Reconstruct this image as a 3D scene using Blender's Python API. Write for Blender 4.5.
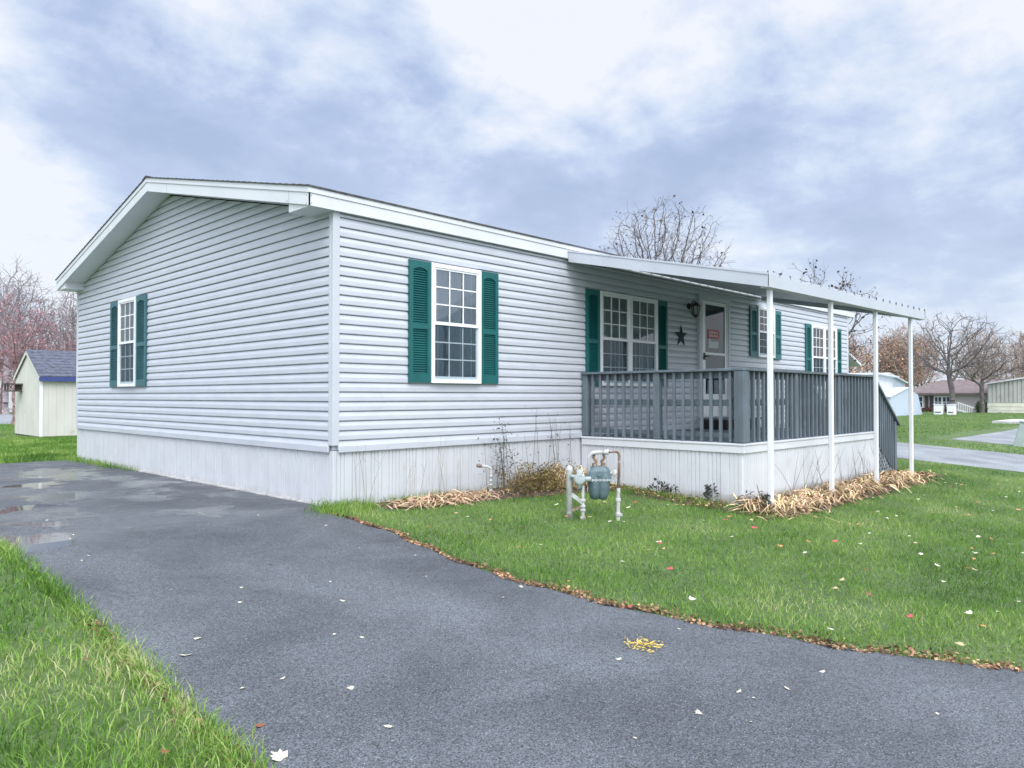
import bpy, math, random
import numpy as np
from mathutils import Vector, Matrix
random.seed(7); rng = np.random.default_rng(7)
R = math.radians
for o in list(bpy.data.objects): bpy.data.objects.remove(o)
sc = bpy.context.scene
COL = sc.collection

# ------------------------------------------------------------------ camera
cam = bpy.data.cameras.new('camera'); co = bpy.data.objects.new('camera', cam); COL.objects.link(co)
YAW, PITCH = 0.7713, 0.0166
dv = Vector((math.cos(YAW)*math.cos(PITCH), math.sin(YAW)*math.cos(PITCH), math.sin(PITCH)))
co.location = (-4.2551, -6.7264, 1.1587)
co.rotation_euler = dv.to_track_quat('-Z', 'Y').to_euler()
cam.sensor_width = 36; cam.lens = 36*744.94/1024
cam.clip_start = .05; cam.clip_end = 3000
sc.camera = co

# ------------------------------------------------------------------ world, sun, exposure
SUN_AZ, SUN_EL = R(236), R(48)        # direction TOWARDS the sun, azimuth from +X
sunv = Vector((math.cos(SUN_AZ)*math.cos(SUN_EL), math.sin(SUN_AZ)*math.cos(SUN_EL), math.sin(SUN_EL)))
w = bpy.data.worlds.new('World'); sc.world = w; w.use_nodes = True
nt = w.node_tree; nt.nodes.clear(); N = nt.nodes.new; L = nt.links.new
def wmath(op, a, b=None, c=None, clamp=False):
    n = N('ShaderNodeMath'); n.operation = op; n.use_clamp = clamp
    for i, v in enumerate((a, b, c)):
        if v is None: continue
        if isinstance(v, (int, float)): n.inputs[i].default_value = v
        else: L(v, n.inputs[i])
    return n.outputs[0]
out = N('ShaderNodeOutputWorld'); bg = N('ShaderNodeBackground'); L(bg.outputs[0], out.inputs[0])
sky = N('ShaderNodeTexSky'); sky.sky_type = 'NISHITA'; sky.sun_disc = False
sky.sun_elevation = SUN_EL; sky.sun_rotation = R(90) - SUN_AZ; sky.dust_density = 2
tc = N('ShaderNodeTexCoord'); sep = N('ShaderNodeSeparateXYZ'); L(tc.outputs['Generated'], sep.inputs[0])
zc = wmath('MAXIMUM', sep.outputs[2], 0.0)
den = wmath('ADD', zc, 0.34)
cv = N('ShaderNodeCombineXYZ')
L(wmath('DIVIDE', sep.outputs[0], den), cv.inputs[0]); L(wmath('DIVIDE', sep.outputs[1], den), cv.inputs[1])
def noise(scale, detail, rough, off, dist=0.0):
    mp = N('ShaderNodeMapping'); L(cv.outputs[0], mp.inputs[0]); mp.inputs['Location'].default_value = off
    n = N('ShaderNodeTexNoise'); L(mp.outputs[0], n.inputs['Vector'])
    n.inputs['Scale'].default_value = scale; n.inputs['Detail'].default_value = detail
    n.inputs['Roughness'].default_value = rough; n.inputs['Distortion'].default_value = dist
    return n.outputs['Fac']
def ramp(fac, stops):
    r = N('ShaderNodeValToRGB'); L(fac, r.inputs[0]); e = r.color_ramp.elements
    while len(e) < len(stops): e.new(.5)
    for el, (p, c) in zip(e, stops): el.position = p; el.color = (*c, 1) if len(c) == 3 else c
    r.color_ramp.interpolation = 'LINEAR'
    return r.outputs[0]
big = noise(1.25, 5, .5, (7.3, 2.2, 1), .15)
fine = noise(3.6, 9, .6, (1.4, 3.2, 5), .1)
mixv = wmath('ADD', wmath('MULTIPLY', big, .6), wmath('MULTIPLY', fine, .4))
CL = ramp(mixv, [(.40, (.36, .46, .68)), (.465, (.45, .55, .78)), (.515, (.63, .72, .89)), (.57, (.85, .885, .955))])
# whiter towards the horizon
hz = ramp(zc, [(0, (1, 1, 1)), (.17, (.45, .45, .45)), (.4, (0, 0, 0))])
mxh = N('ShaderNodeMix'); mxh.data_type = 'RGBA'
L(wmath('MULTIPLY', hz, .62), mxh.inputs['Factor']); L(CL, mxh.inputs['A']); mxh.inputs['B'].default_value = (.78, .85, .95, 1)
# unseen sky overhead and around the sun brightened to light the walls
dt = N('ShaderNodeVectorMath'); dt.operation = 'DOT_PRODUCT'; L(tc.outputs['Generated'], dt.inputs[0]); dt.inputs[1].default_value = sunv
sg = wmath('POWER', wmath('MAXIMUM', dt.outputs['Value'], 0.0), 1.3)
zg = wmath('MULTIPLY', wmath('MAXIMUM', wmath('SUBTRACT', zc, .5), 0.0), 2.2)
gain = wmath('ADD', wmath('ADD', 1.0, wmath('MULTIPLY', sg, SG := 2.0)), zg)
mxn = N('ShaderNodeMix'); mxn.data_type = 'RGBA'     # same unseen sky whitened so its light is less blue
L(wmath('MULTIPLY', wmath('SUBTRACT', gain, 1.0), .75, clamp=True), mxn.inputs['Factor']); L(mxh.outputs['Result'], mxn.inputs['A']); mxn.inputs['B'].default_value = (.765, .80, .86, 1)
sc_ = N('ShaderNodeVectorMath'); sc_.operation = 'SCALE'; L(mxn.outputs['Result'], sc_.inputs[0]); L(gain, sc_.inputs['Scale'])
ns = N('ShaderNodeVectorMath'); ns.operation = 'SCALE'; L(sky.outputs[0], ns.inputs[0]); ns.inputs['Scale'].default_value = .01
ad = N('ShaderNodeVectorMath'); ad.operation = 'ADD'; L(sc_.outputs[0], ad.inputs[0]); L(ns.outputs[0], ad.inputs[1])
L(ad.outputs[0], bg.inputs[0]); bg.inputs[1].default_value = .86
sd = bpy.data.lights.new('sun', 'SUN'); sd.energy = 1.5; sd.angle = R(24); sd.color = (1, .96, .90)
so = bpy.data.objects.new('sun', sd); COL.objects.link(so); so.rotation_euler = sunv.to_track_quat('Z', 'Y').to_euler()
sc.view_settings.view_transform = 'Standard'; sc.view_settings.look = 'None'
sc.view_settings.exposure = 0.24; sc.view_settings.gamma = 1; sc.view_settings.use_curve_mapping = False

# ------------------------------------------------------------------ materials
def mat(name, col, rough=.6, var=.08, scale=4, metal=0, bump=0, bscale=60, spec=.5, island=0, stretch=None, col2=None, dirt=None, splash=None):
    m = bpy.data.materials.new(name); m.use_nodes = True; t = m.node_tree; b = t.nodes['Principled BSDF']
    n = t.nodes.new; l = t.links.new
    b.inputs['Roughness'].default_value = rough; b.inputs['Metallic'].default_value = metal
    b.inputs['Specular IOR Level'].default_value = spec
    tcn = n('ShaderNodeTexCoord'); mp = n('ShaderNodeMapping'); l(tcn.outputs['Object'], mp.inputs[0])
    if stretch: mp.inputs['Scale'].default_value = stretch
    no = n('ShaderNodeTexNoise'); l(mp.outputs[0], no.inputs['Vector']); no.inputs['Scale'].default_value = scale; no.inputs['Detail'].default_value = 6
    r = n('ShaderNodeValToRGB'); l(no.outputs['Fac'], r.inputs[0]); e = r.color_ramp.elements
    lo = tuple(max(0, c*(1-var*1.6)) for c in col); hi = tuple(min(1, c*(1+var*1.6)) for c in (col2 or col))
    e[0].position = .3; e[1].position = .7; e[0].color = (*lo, 1); e[1].color = (*hi, 1)
    cur = r.outputs[0]
    if dirt:      # (colour, amount, scale, threshold): blotches of grime with a shape of their own
        dc, amt, dsc, th = dirt
        d = n('ShaderNodeTexNoise'); l(tcn.outputs['Object'], d.inputs['Vector']); d.inputs['Scale'].default_value = dsc; d.inputs['Detail'].default_value = 8; d.inputs['Roughness'].default_value = .65
        dr = n('ShaderNodeMapRange'); l(d.outputs['Fac'], dr.inputs[0]); dr.inputs[1].default_value = th; dr.inputs[2].default_value = th+.15; dr.inputs[4].default_value = amt
        mx = n('ShaderNodeMix'); mx.data_type = 'RGBA'; l(dr.outputs[0], mx.inputs['Factor']); l(cur, mx.inputs['A']); mx.inputs['B'].default_value = (*dc, 1); cur = mx.outputs['Result']
    if splash:    # mud splashed up from the soil: (colour, amount, reach in metres)
        sc_c, amt, zr = splash; sx = n('ShaderNodeSeparateXYZ'); l(tcn.outputs['Object'], sx.inputs[0])
        d = n('ShaderNodeTexNoise'); l(tcn.outputs['Object'], d.inputs['Vector']); d.inputs['Scale'].default_value = 7; d.inputs['Detail'].default_value = 9; d.inputs['Roughness'].default_value = .75
        g1 = n('ShaderNodeMapRange'); l(sx.outputs[2], g1.inputs[0]); g1.inputs[1].default_value = zr; g1.inputs[2].default_value = -.12; g1.inputs[3].default_value = 0; g1.inputs[4].default_value = 1
        g2 = n('ShaderNodeMath'); g2.operation = 'ADD'; l(g1.outputs[0], g2.inputs[0]); l(d.outputs['Fac'], g2.inputs[1]); g3 = n('ShaderNodeMapRange'); l(g2.outputs[0], g3.inputs[0]); g3.inputs[1].default_value = .85; g3.inputs[2].default_value = 1.35; g3.inputs[4].default_value = amt
        mx = n('ShaderNodeMix'); mx.data_type = 'RGBA'; l(g3.outputs[0], mx.inputs['Factor']); l(cur, mx.inputs['A']); mx.inputs['B'].default_value = (*sc_c, 1); cur = mx.outputs['Result']
    if island:
        g = n('ShaderNodeNewGeometry'); hs = n('ShaderNodeHueSaturation'); l(cur, hs.inputs['Color'])
        mr = n('ShaderNodeMapRange'); l(g.outputs['Random Per Island'], mr.inputs[0]); mr.inputs[3].default_value = 1-island; mr.inputs[4].default_value = 1+island
        l(mr.outputs[0], hs.inputs['Value'])
        m2 = n('ShaderNodeMath'); m2.operation = 'MULTIPLY'; l(g.outputs['Random Per Island'], m2.inputs[0]); m2.inputs[1].default_value = 7.31
        m3 = n('ShaderNodeMath'); m3.operation = 'FRACT'; l(m2.outputs[0], m3.inputs[0])
        m4 = n('ShaderNodeMapRange'); l(m3.outputs[0], m4.inputs[0]); m4.inputs[3].default_value = .5-.04; m4.inputs[4].default_value = .5+.02
        l(m4.outputs[0], hs.inputs['Hue']); cur = hs.outputs[0]
    l(cur, b.inputs['Base Color'])
    if bump:
        bn = n('ShaderNodeTexNoise'); l(mp.outputs[0], bn.inputs['Vector']); bn.inputs['Scale'].default_value = bscale; bn.inputs['Detail'].default_value = 4
        bp = n('ShaderNodeBump'); l(bn.outputs['Fac'], bp.inputs['Height']); bp.inputs['Strength'].default_value = bump; bp.inputs['Distance'].default_value = .01
        l(bp.outputs[0], b.inputs['Normal'])
    return m
M = {}
M['siding'] = mat('vinyl_siding', (.50, .53, .595), .36, .03, 3, bump=.05, bscale=14, stretch=(1, 1, 3), dirt=((.38, .40, .43), .25, 2.2, .58))
M['trim'] = mat('white_trim', (.66, .685, .73), .38, .03, 2, dirt=((.45, .47, .49), .25, 5, .6))
M['corner'] = mat('corner_trim', (.52, .55, .61), .4, .03, 2)
M['skirt'] = mat('skirting_vinyl', (.56, .585, .63), .42, .04, 3, dirt=((.40, .42, .42), .35, 3, .56), splash=((.27, .24, .19), .6, .20))
M['porch_skirt'] = mat('porch_skirting', (.62, .645, .69), .42, .04, 3, dirt=((.42, .45, .45), .3, 3.4, .57), splash=((.27, .25, .20), .6, .05))
M['window'] = mat('white_window_vinyl', (.82, .84, .87), .3, .02, 3)
M['shutter'] = mat('teal_shutter', (.010, .112, .115), .42, .08, 5, spec=.4)
M['shutter_sheen'] = mat('teal_shutter_sky_sheen', (.04, .13, .155), .45, .08, 5, spec=.4)  # sky sheen on the gable shutters put into a paler colour
M['shutter_dim'] = mat('blue_teal_shutter', (.035, .15, .17), .45, .08, 5, spec=.4)
M['shingle'] = mat('asphalt_shingle', (.07, .07, .075), .9, .3, 18, bump=.3, bscale=200)
M['curtain'] = mat('curtain_sky_reflection', (.66, .74, .82), .8, .04, 3)  # pale tone carries the sky reflected in the corner window's upper pane
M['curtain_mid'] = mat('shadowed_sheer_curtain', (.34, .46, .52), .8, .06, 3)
M['curtain_low'] = mat('teal_grey_blind', (.30, .43, .44), .8, .05, 3)
M['curtain_dark'] = mat('dark_window_blind', (.05, .12, .15), .8, .1, 3)
M['room'] = mat('dark_reflection_backing', (.05, .065, .07), .8, .5, 9)  # dark backing stands in for tree reflections in the small window
M['black'] = mat('black_metal', (.012, .013, .015), .45, .1, 6)
M['door'] = mat('door_paint', (.50, .53, .58), .4, .03, 2)
M['deckgrey'] = mat('grey_deck_stain', (.118, .150, .182), .62, .14, 7, bump=.15, bscale=40, stretch=(1, 1, .3), dirt=((.23, .26, .29), .4, 9, .6))
M['deckdark'] = mat('dark_deck_stain', (.04, .06, .075), .7, .14, 7)
M['awning'] = mat('awning_metal', (.49, .525, .59), .42, .03, 2, dirt=((.36, .37, .38), .35, 4, .6))
M['pan'] = mat('awning_pan', (.50, .54, .60), .45, .04, 2)
M['pole'] = mat('white_post', (.74, .77, .82), .38, .03, 3, dirt=((.42, .40, .36), .4, 9, .64))
M['pipe'] = mat('grey_gas_pipe', (.48, .50, .50), .6, .10, 14, bump=.3, bscale=60, dirt=((.20, .11, .07), .85, 16, .54))
M['rust'] = mat('rusty_pipe', (.22, .14, .10), .7, .2, 14, dirt=((.48, .50, .50), .8, 22, .5))
M['meter'] = mat('blue_grey_meter', (.10, .155, .18), .55, .12, 12, bump=.25, bscale=40, dirt=((.26, .32, .34), .6, 14, .55))
M['meterlight'] = mat('pale_grey_casting', (.36, .42, .44), .6, .12, 14, bump=.3, bscale=50, dirt=((.14, .13, .12), .7, 18, .53))
M['shedwall'] = mat('cream_shed_board', (.60, .595, .56), .7, .04, 3, dirt=((.33, .36, .30), .55, 2.0, .62), stretch=(1, 1, .4))
M['shedroof'] = mat('blue_grey_shingle', (.085, .095, .135), .9, .25, 9, bump=.3, bscale=80)
M['blue'] = mat('blue_fascia', (.045, .065, .23), .5, .05, 4)
M['bark'] = mat('grey_bark', (.13, .115, .115), .9, .2, 6, bump=.4, bscale=30)
M['bark_pale'] = mat('pale_bark', (.27, .235, .25), .9, .2, 6)
M['bark_red'] = mat('reddish_twigs', (.27, .17, .18), .9, .2, 3)
M['bark_brown'] = mat('brown_twigs', (.32, .255, .225), .9, .25, 3)
M['leafdark'] = mat('dry_dark_leaf', (.07, .05, .045), .8, .3, 5, island=.4)
M['leafred'] = mat('red_leaf', (.30, .05, .05), .6, .25, 9, island=.3)
M['leaforange'] = mat('orange_brown_leaf', (.40, .24, .14), .7, .3, 3, island=.45)
M['leafpink'] = mat('dull_red_berry', (.36, .19, .21), .7, .3, 3, island=.35)
M['straw'] = mat('dry_straw_leaf', (.36, .265, .135), .7, .25, 3, island=.65, col2=(.54, .42, .25))
M['strawpink'] = mat('pinkish_dry_stem', (.50, .37, .23), .7, .2, 3, island=.35)
M['deadbush'] = mat('brown_dead_foliage', (.11, .09, .035), .8, .3, 3, island=.5, col2=(.22, .17, .06))
M['stalk'] = mat('dark_dead_stem', (.10, .09, .085), .8, .3, 3)
M['stalk_pale'] = mat('pale_dead_stem', (.28, .25, .20), .8, .3, 3)
M['wilt'] = mat('wilted_dark_leaf', (.045, .055, .045), .7, .3, 6, island=.3)
M['mulch'] = mat('dark_mulch', (.085, .06, .045), .95, .35, 22, bump=.8, bscale=60)
M['litter'] = mat('leaf_litter', (.11, .068, .038), .85, .35, 5, island=.75, col2=(.29, .19, .105))
M['paleleaf'] = mat('pale_leaf', (.56, .54, .47), .6, .12, 30, col2=(.68, .63, .50))
M['pinkleaf'] = mat('red_maple_leaf', (.50, .07, .09), .5, .2, 30)
M['orangeleaf'] = mat('orange_leaf', (.52, .24, .10), .5, .2, 30)
M['brownleaf'] = mat('brown_leaf', (.22, .08, .04), .6, .2, 30)
M['yellowleaf'] = mat('yellow_leaf', (.62, .47, .12), .5, .2, 30)
M['farwall'] = mat('white_far_siding', (.66, .68, .72), .5, .04, 1)
M['farblue'] = mat('pale_blue_siding', (.50, .58, .70), .5, .04, 1)
M['farpink'] = mat('pinkish_far_siding', (.50, .46, .47), .6, .04, 1)
M['farroof'] = mat('brown_far_roof', (.16, .125, .13), .85, .12, 3)
M['farglass'] = mat('dark_far_glass', (.04, .06, .08), .1, .3, 3)
M['fardark'] = mat('dark_far_trim', (.05, .045, .05), .6, .1, 3)
M['metalup'] = mat('grey_green_corrugated', (.43, .44, .43), .5, .06, 2, dirt=((.28, .29, .26), .4, 1.2, .55))
M['metallow'] = mat('cream_corrugated', (.68, .67, .60), .5, .05, 2)
M['hedge'] = mat('green_hedge', (.04, .09, .04), .8, .3, 6, island=.4)
M['hedgebrown'] = mat('brown_hedge', (.11, .06, .055), .8, .3, 6, island=.4)
M['pedestal'] = mat('grey_green_pedestal', (.36, .44, .43), .5, .06, 3)
M['concrete'] = mat('pale_concrete', (.50, .50, .50), .85, .1, 3, bump=.2)
M['signred'] = mat('red_notice', (.42, .03, .06), .5, .05, 4)
M['paper'] = mat('white_paper', (.6, .63, .66), .6, .03, 4)
M['brass'] = mat('lantern_glass', (.25, .27, .28), .15, .05, 4)
M['jointgrey'] = mat('joint_grey', (.30, .34, .40), .5, .1, 6)
M['latticegrey'] = mat('weathered_lattice', (.20, .24, .27), .7, .2, 8)
M['greygable'] = mat('blue_grey_siding', (.20, .19, .27), .6, .05, 2)  # even dark blue-grey wall colour
M['strawleaf'] = mat('tan_leaf', (.50, .38, .22), .6, .2, 30)
M['starmat'] = mat('dark_green_tin', (.018, .04, .045), .5, .2, 6)
M['wood'] = mat('weathered_dark_wood', (.07, .06, .055), .8, .2, 8)

def blades_mat(name, stops, rough=.5):
    m = bpy.data.materials.new(name); m.use_nodes = True; t = m.node_tree; b = t.nodes['Principled BSDF']; n = t.nodes.new; l = t.links.new
    g = n('ShaderNodeNewGeometry'); r = n('ShaderNodeValToRGB'); e = r.color_ramp.elements
    tcn = n('ShaderNodeTexCoord'); no = n('ShaderNodeTexNoise'); l(tcn.outputs['Object'], no.inputs['Vector']); no.inputs['Scale'].default_value = .9; no.inputs['Detail'].default_value = 5
    a = n('ShaderNodeMath'); a.operation = 'MULTIPLY_ADD'; l(no.outputs['Fac'], a.inputs[0]); a.inputs[1].default_value = 1.7
    s = n('ShaderNodeMath'); s.operation = 'MULTIPLY'; l(g.outputs['Random Per Island'], s.inputs[0]); s.inputs[1].default_value = .62
    l(s.outputs[0], a.inputs[2])
    s2 = n('ShaderNodeMath'); s2.operation = 'SUBTRACT'; l(a.outputs[0], s2.inputs[0]); s2.inputs[1].default_value = .72
    l(s2.outputs[0], r.inputs[0])
    while len(e) < len(stops): e.new(.5)
    for el, (p, c) in zip(e, stops): el.position = p; el.color = (*c, 1)
    l(r.outputs[0], b.inputs['Base Color']); b.inputs['Roughness'].default_value = rough; b.inputs['Specular IOR Level'].default_value = .35
    tr = n('ShaderNodeBsdfTranslucent'); l(r.outputs[0], tr.inputs[0]); mx = n('ShaderNodeMixShader'); mx.inputs[0].default_value = .3
    l(b.outputs[0], mx.inputs[1]); l(tr.outputs[0], mx.inputs[2]); l(mx.outputs[0], t.nodes['Material Output'].inputs[0])
    return m
GR = [(0, (.045, .110, .018)), (.26, (.095, .215, .030)), (.5, (.165, .325, .048)), (.75, (.29, .43, .10)), (1, (.56, .55, .30))]
M['grass'] = blades_mat('grass_blade', GR)
M['grassfar'] = blades_mat('grass_blade_far', [(0, (.07, .15, .03)), (.4, (.13, .25, .05)), (.75, (.20, .33, .08)), (1, (.33, .38, .14))])

def ground_mat():
    m = bpy.data.materials.new('lawn_soil'); m.use_nodes = True; t = m.node_tree; b = t.nodes['Principled BSDF']; n = t.nodes.new; l = t.links.new
    tcn = n('ShaderNodeTexCoord')
    a = n('ShaderNodeTexNoise'); l(tcn.outputs['Object'], a.inputs['Vector']); a.inputs['Scale'].default_value = .35; a.inputs['Detail'].default_value = 9; a.inputs['Roughness'].default_value = .7
    r = n('ShaderNodeValToRGB'); l(a.outputs['Fac'], r.inputs[0]); e = r.color_ramp.elements
    e.new(.5); 
    for el, (p, c) in zip(e, [(.3, (.065, .11, .04)), (.5, (.105, .17, .058)), (.72, (.18, .23, .095))]): el.position = p; el.color = (*c, 1)
    f = n('ShaderNodeTexNoise'); l(tcn.outputs['Object'], f.inputs['Vector']); f.inputs['Scale'].default_value = 25; f.inputs['Detail'].default_value = 5; f.inputs['Roughness'].default_value = .7
    mr = n('ShaderNodeMapRange'); l(f.outputs['Fac'], mr.inputs[0]); mr.inputs[1].default_value = .3; mr.inputs[2].default_value = .7; mr.inputs[3].default_value = .55; mr.inputs[4].default_value = 1.3
    hs = n('ShaderNodeHueSaturation'); l(r.outputs[0], hs.inputs['Color']); l(mr.outputs[0], hs.inputs['Value'])
    l(hs.outputs[0], b.inputs['Base Color']); b.inputs['Roughness'].default_value = .9
    bp = n('ShaderNodeBump'); l(f.outputs['Fac'], bp.inputs['Height']); bp.inputs['Distance'].default_value = .05; bp.inputs['Strength'].default_value = .8; l(bp.outputs[0], b.inputs['Normal'])
    return m
M['lawn'] = ground_mat()

def asphalt_mat(name, base, puddles=(), speck=1.0, wet=0.0):
    m = bpy.data.materials.new(name); m.use_nodes = True; t = m.node_tree; b = t.nodes['Principled BSDF']; n = t.nodes.new; l = t.links.new
    tcn = n('ShaderNodeTexCoord'); P = tcn.outputs['Object']
    def nz(s, d, rg=.6, dist=0):
        x = n('ShaderNodeTexNoise'); l(P, x.inputs['Vector']); x.inputs['Scale'].default_value = s; x.inputs['Detail'].default_value = d; x.inputs['Roughness'].default_value = rg; x.inputs['Distortion'].default_value = dist; return x
    def mth(op, a, b_=None, c=None, cl=False):
        x = n('ShaderNodeMath'); x.operation = op; x.use_clamp = cl
        for i, v in enumerate((a, b_, c)):
            if v is None: continue
            if isinstance(v, (int, float)): x.inputs[i].default_value = v
            else: l(v, x.inputs[i])
        return x.outputs[0]
    blot = nz(.9, 8, .62, .4)
    r = n('ShaderNodeValToRGB'); l(blot.outputs['Fac'], r.inputs[0]); e = r.color_ramp.elements
    e[0].position = .34; e[1].position = .68
    e[0].color = (base[0]*.66, base[1]*.67, base[2]*.70, 1); e[1].color = (base[0]*1.3, base[1]*1.3, base[2]*1.28, 1)
    # aggregate grains
    vo = n('ShaderNodeTexVoronoi'); l(P, vo.inputs['Vector']); vo.inputs['Scale'].default_value = 170
    gr = n('ShaderNodeSeparateColor'); l(vo.outputs['Color'], gr.inputs[0])
    gm = n('ShaderNodeMapRange'); l(gr.outputs[0], gm.inputs[0]); gm.inputs[3].default_value = 1-.65*speck; gm.inputs[4].default_value = 1+.75*speck
    hs = n('ShaderNodeHueSaturation'); l(r.outputs[0], hs.inputs['Color']); l(gm.outputs[0], hs.inputs['Value'])
    vo2 = n('ShaderNodeTexVoronoi'); l(P, vo2.inputs['Vector']); vo2.inputs['Scale'].default_value = 95
    g2 = n('ShaderNodeSeparateColor'); l(vo2.outputs['Color'], g2.inputs[0])
    chip = mth('MULTIPLY', mth('GREATER_THAN', g2.outputs[1], .90), mth('LESS_THAN', vo2.outputs['Distance'], .28))
    mx = n('ShaderNodeMix'); mx.data_type = 'RGBA'; l(mth('MULTIPLY', chip, .55*speck), mx.inputs['Factor']); l(hs.outputs[0], mx.inputs['A']); mx.inputs['B'].default_value = (.42, .43, .45, 1)
    cur = mx.outputs['Result']
    rough = mth('MULTIPLY_ADD', blot.outputs['Fac'], .35, .52)
    height = gr.outputs[0]
    if puddles:
        warp = nz(1.6, 6, .65); wv = n('ShaderNodeVectorMath'); wv.operation = 'MULTIPLY_ADD'; l(warp.outputs['Color'], wv.inputs[0]); wv.inputs[1].default_value = (1.3, 2.2, 0); l(P, wv.inputs[2]); wo = n('ShaderNodeVectorMath'); wo.operation = 'SUBTRACT'; l(wv.outputs[0], wo.inputs[0]); wo.inputs[1].default_value = (.65, 1.1, 0); sp = n('ShaderNodeSeparateXYZ'); l(wo.outputs[0], sp.inputs[0]); ed = nz(5, 6, .6); tot = None
        wob = mth('MULTIPLY', mth('SUBTRACT', ed.outputs['Fac'], .5), 1.9)
        for (cx, cy, rx, ry, k) in puddles:
            dx = mth('DIVIDE', mth('SUBTRACT', sp.outputs[0], cx), rx); dy = mth('DIVIDE', mth('SUBTRACT', sp.outputs[1], cy), ry)
            q = mth('ADD', mth('POWER', mth('ABSOLUTE', dx), 2.0), mth('POWER', mth('ABSOLUTE', dy), 2.0))
            v = mth('MULTIPLY', mth('SUBTRACT', 1.0, mth('ADD', q, wob)), 4.0, cl=True); v = mth('MULTIPLY', v, k)
            tot = v if tot is None else mth('MAXIMUM', tot, v)
        # damp ground around the puddles
        damp = n('ShaderNodeMapRange'); l(sp.outputs[1], damp.inputs[0]); damp.inputs[1].default_value = -3.0; damp.inputs[2].default_value = 1.5
        dp = mth('MULTIPLY', damp.outputs[0], mth('MULTIPLY_ADD', nz(1.1, 6, .6, .6).outputs['Fac'], 6.0, -2.7, cl=True), cl=True)
        wr = mth('MULTIPLY', dp, wet)
        rough = mth('MULTIPLY', rough, mth('SUBTRACT', 1.0, mth('MULTIPLY', wr, .72)))
        rough = mth('ADD', mth('MULTIPLY', rough, mth('SUBTRACT', 1.0, tot)), mth('MULTIPLY', tot, .04))
        md = n('ShaderNodeMix'); md.data_type = 'RGBA'; md.blend_type = 'MULTIPLY'; l(mth('MULTIPLY', wr, .38), md.inputs['Factor']); l(cur, md.inputs['A']); md.inputs['B'].default_value = (.3, .3, .3, 1); cur = md.outputs['Result']
        mp = n('ShaderNodeMix'); mp.data_type = 'RGBA'; l(mth('MULTIPLY', tot, .6), mp.inputs['Factor']); l(cur, mp.inputs['A']); mp.inputs['B'].default_value = (.05, .055, .05, 1); cur = mp.outputs['Result']
        height = mth('MULTIPLY', height, mth('SUBTRACT', 1.0, tot))
    l(cur, b.inputs['Base Color']); l(rough, b.inputs['Roughness'])
    if puddles: l(mth('MULTIPLY_ADD', mth('MAXIMUM', tot, mth('MULTIPLY', wr, .8)), .7, .45), b.inputs['Specular IOR Level'])
    bp = n('ShaderNodeBump'); l(height, bp.inputs['Height']); bp.inputs['Distance'].default_value = .004; bp.inputs['Strength'].default_value = .5; l(bp.outputs[0], b.inputs['Normal'])
    return m
PUD = [(-1.0, 5.9, .5, 1.3, .8), (-.55, 4.0, .3, 1.0, .6), (-1.0, 2.35, .26, .4, .6), (-1.02, .62, .22, .30, .6), (-1.8, 3.0, .4, .4, .8), (-2.1, 1.5, .3, .25, .7), (-2.72, .25, .42, .4, 1), (-2.45, 4.6, .4, 1.0, 1), (-2.4, 1.0, .3, .2, 1), (-2.2, 2.3, .4, .3, 1), (-1.6, 4.4, .3, .5, 1)]
M['asphalt'] = asphalt_mat('driveway_asphalt', (.083, .093, .109), PUD, 1.0, 1.0)
M['road'] = asphalt_mat('road_asphalt', (.23, .25, .275), (), .5)

def glass_mat(name, tint, ior=1.75, rough=.02):
    m = bpy.data.materials.new(name); m.use_nodes = True; t = m.node_tree; t.nodes.clear(); n = t.nodes.new; l = t.links.new
    o = n('ShaderNodeOutputMaterial'); mx = n('ShaderNodeMixShader'); tr = n('ShaderNodeBsdfTransparent'); gl = n('ShaderNodeBsdfGlossy'); fr = n('ShaderNodeFresnel')
    tr.inputs[0].default_value = (*tint, 1); gl.inputs['Roughness'].default_value = rough; fr.inputs[0].default_value = ior
    tcn = n('ShaderNodeTexCoord'); no = n('ShaderNodeTexNoise'); l(tcn.outputs['Object'], no.inputs['Vector']); no.inputs['Scale'].default_value = 2.5
    bp = n('ShaderNodeBump'); l(no.outputs['Fac'], bp.inputs['Height']); bp.inputs['Strength'].default_value = .12; bp.inputs['Distance'].default_value = .02; l(bp.outputs[0], gl.inputs['Normal'])
    l(fr.outputs[0], mx.inputs[0]); l(tr.outputs[0], mx.inputs[1]); l(gl.outputs[0], mx.inputs[2]); l(mx.outputs[0], o.inputs[0])
    return m
M['glass'] = glass_mat('window_glass', (.92, .96, .98), 2.15)
M['doorglass'] = glass_mat('door_glass', (.6, .66, .7), 1.8)
M['screen'] = glass_mat('insect_screen', (.66, .72, .75), 1.04, .4)

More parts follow.
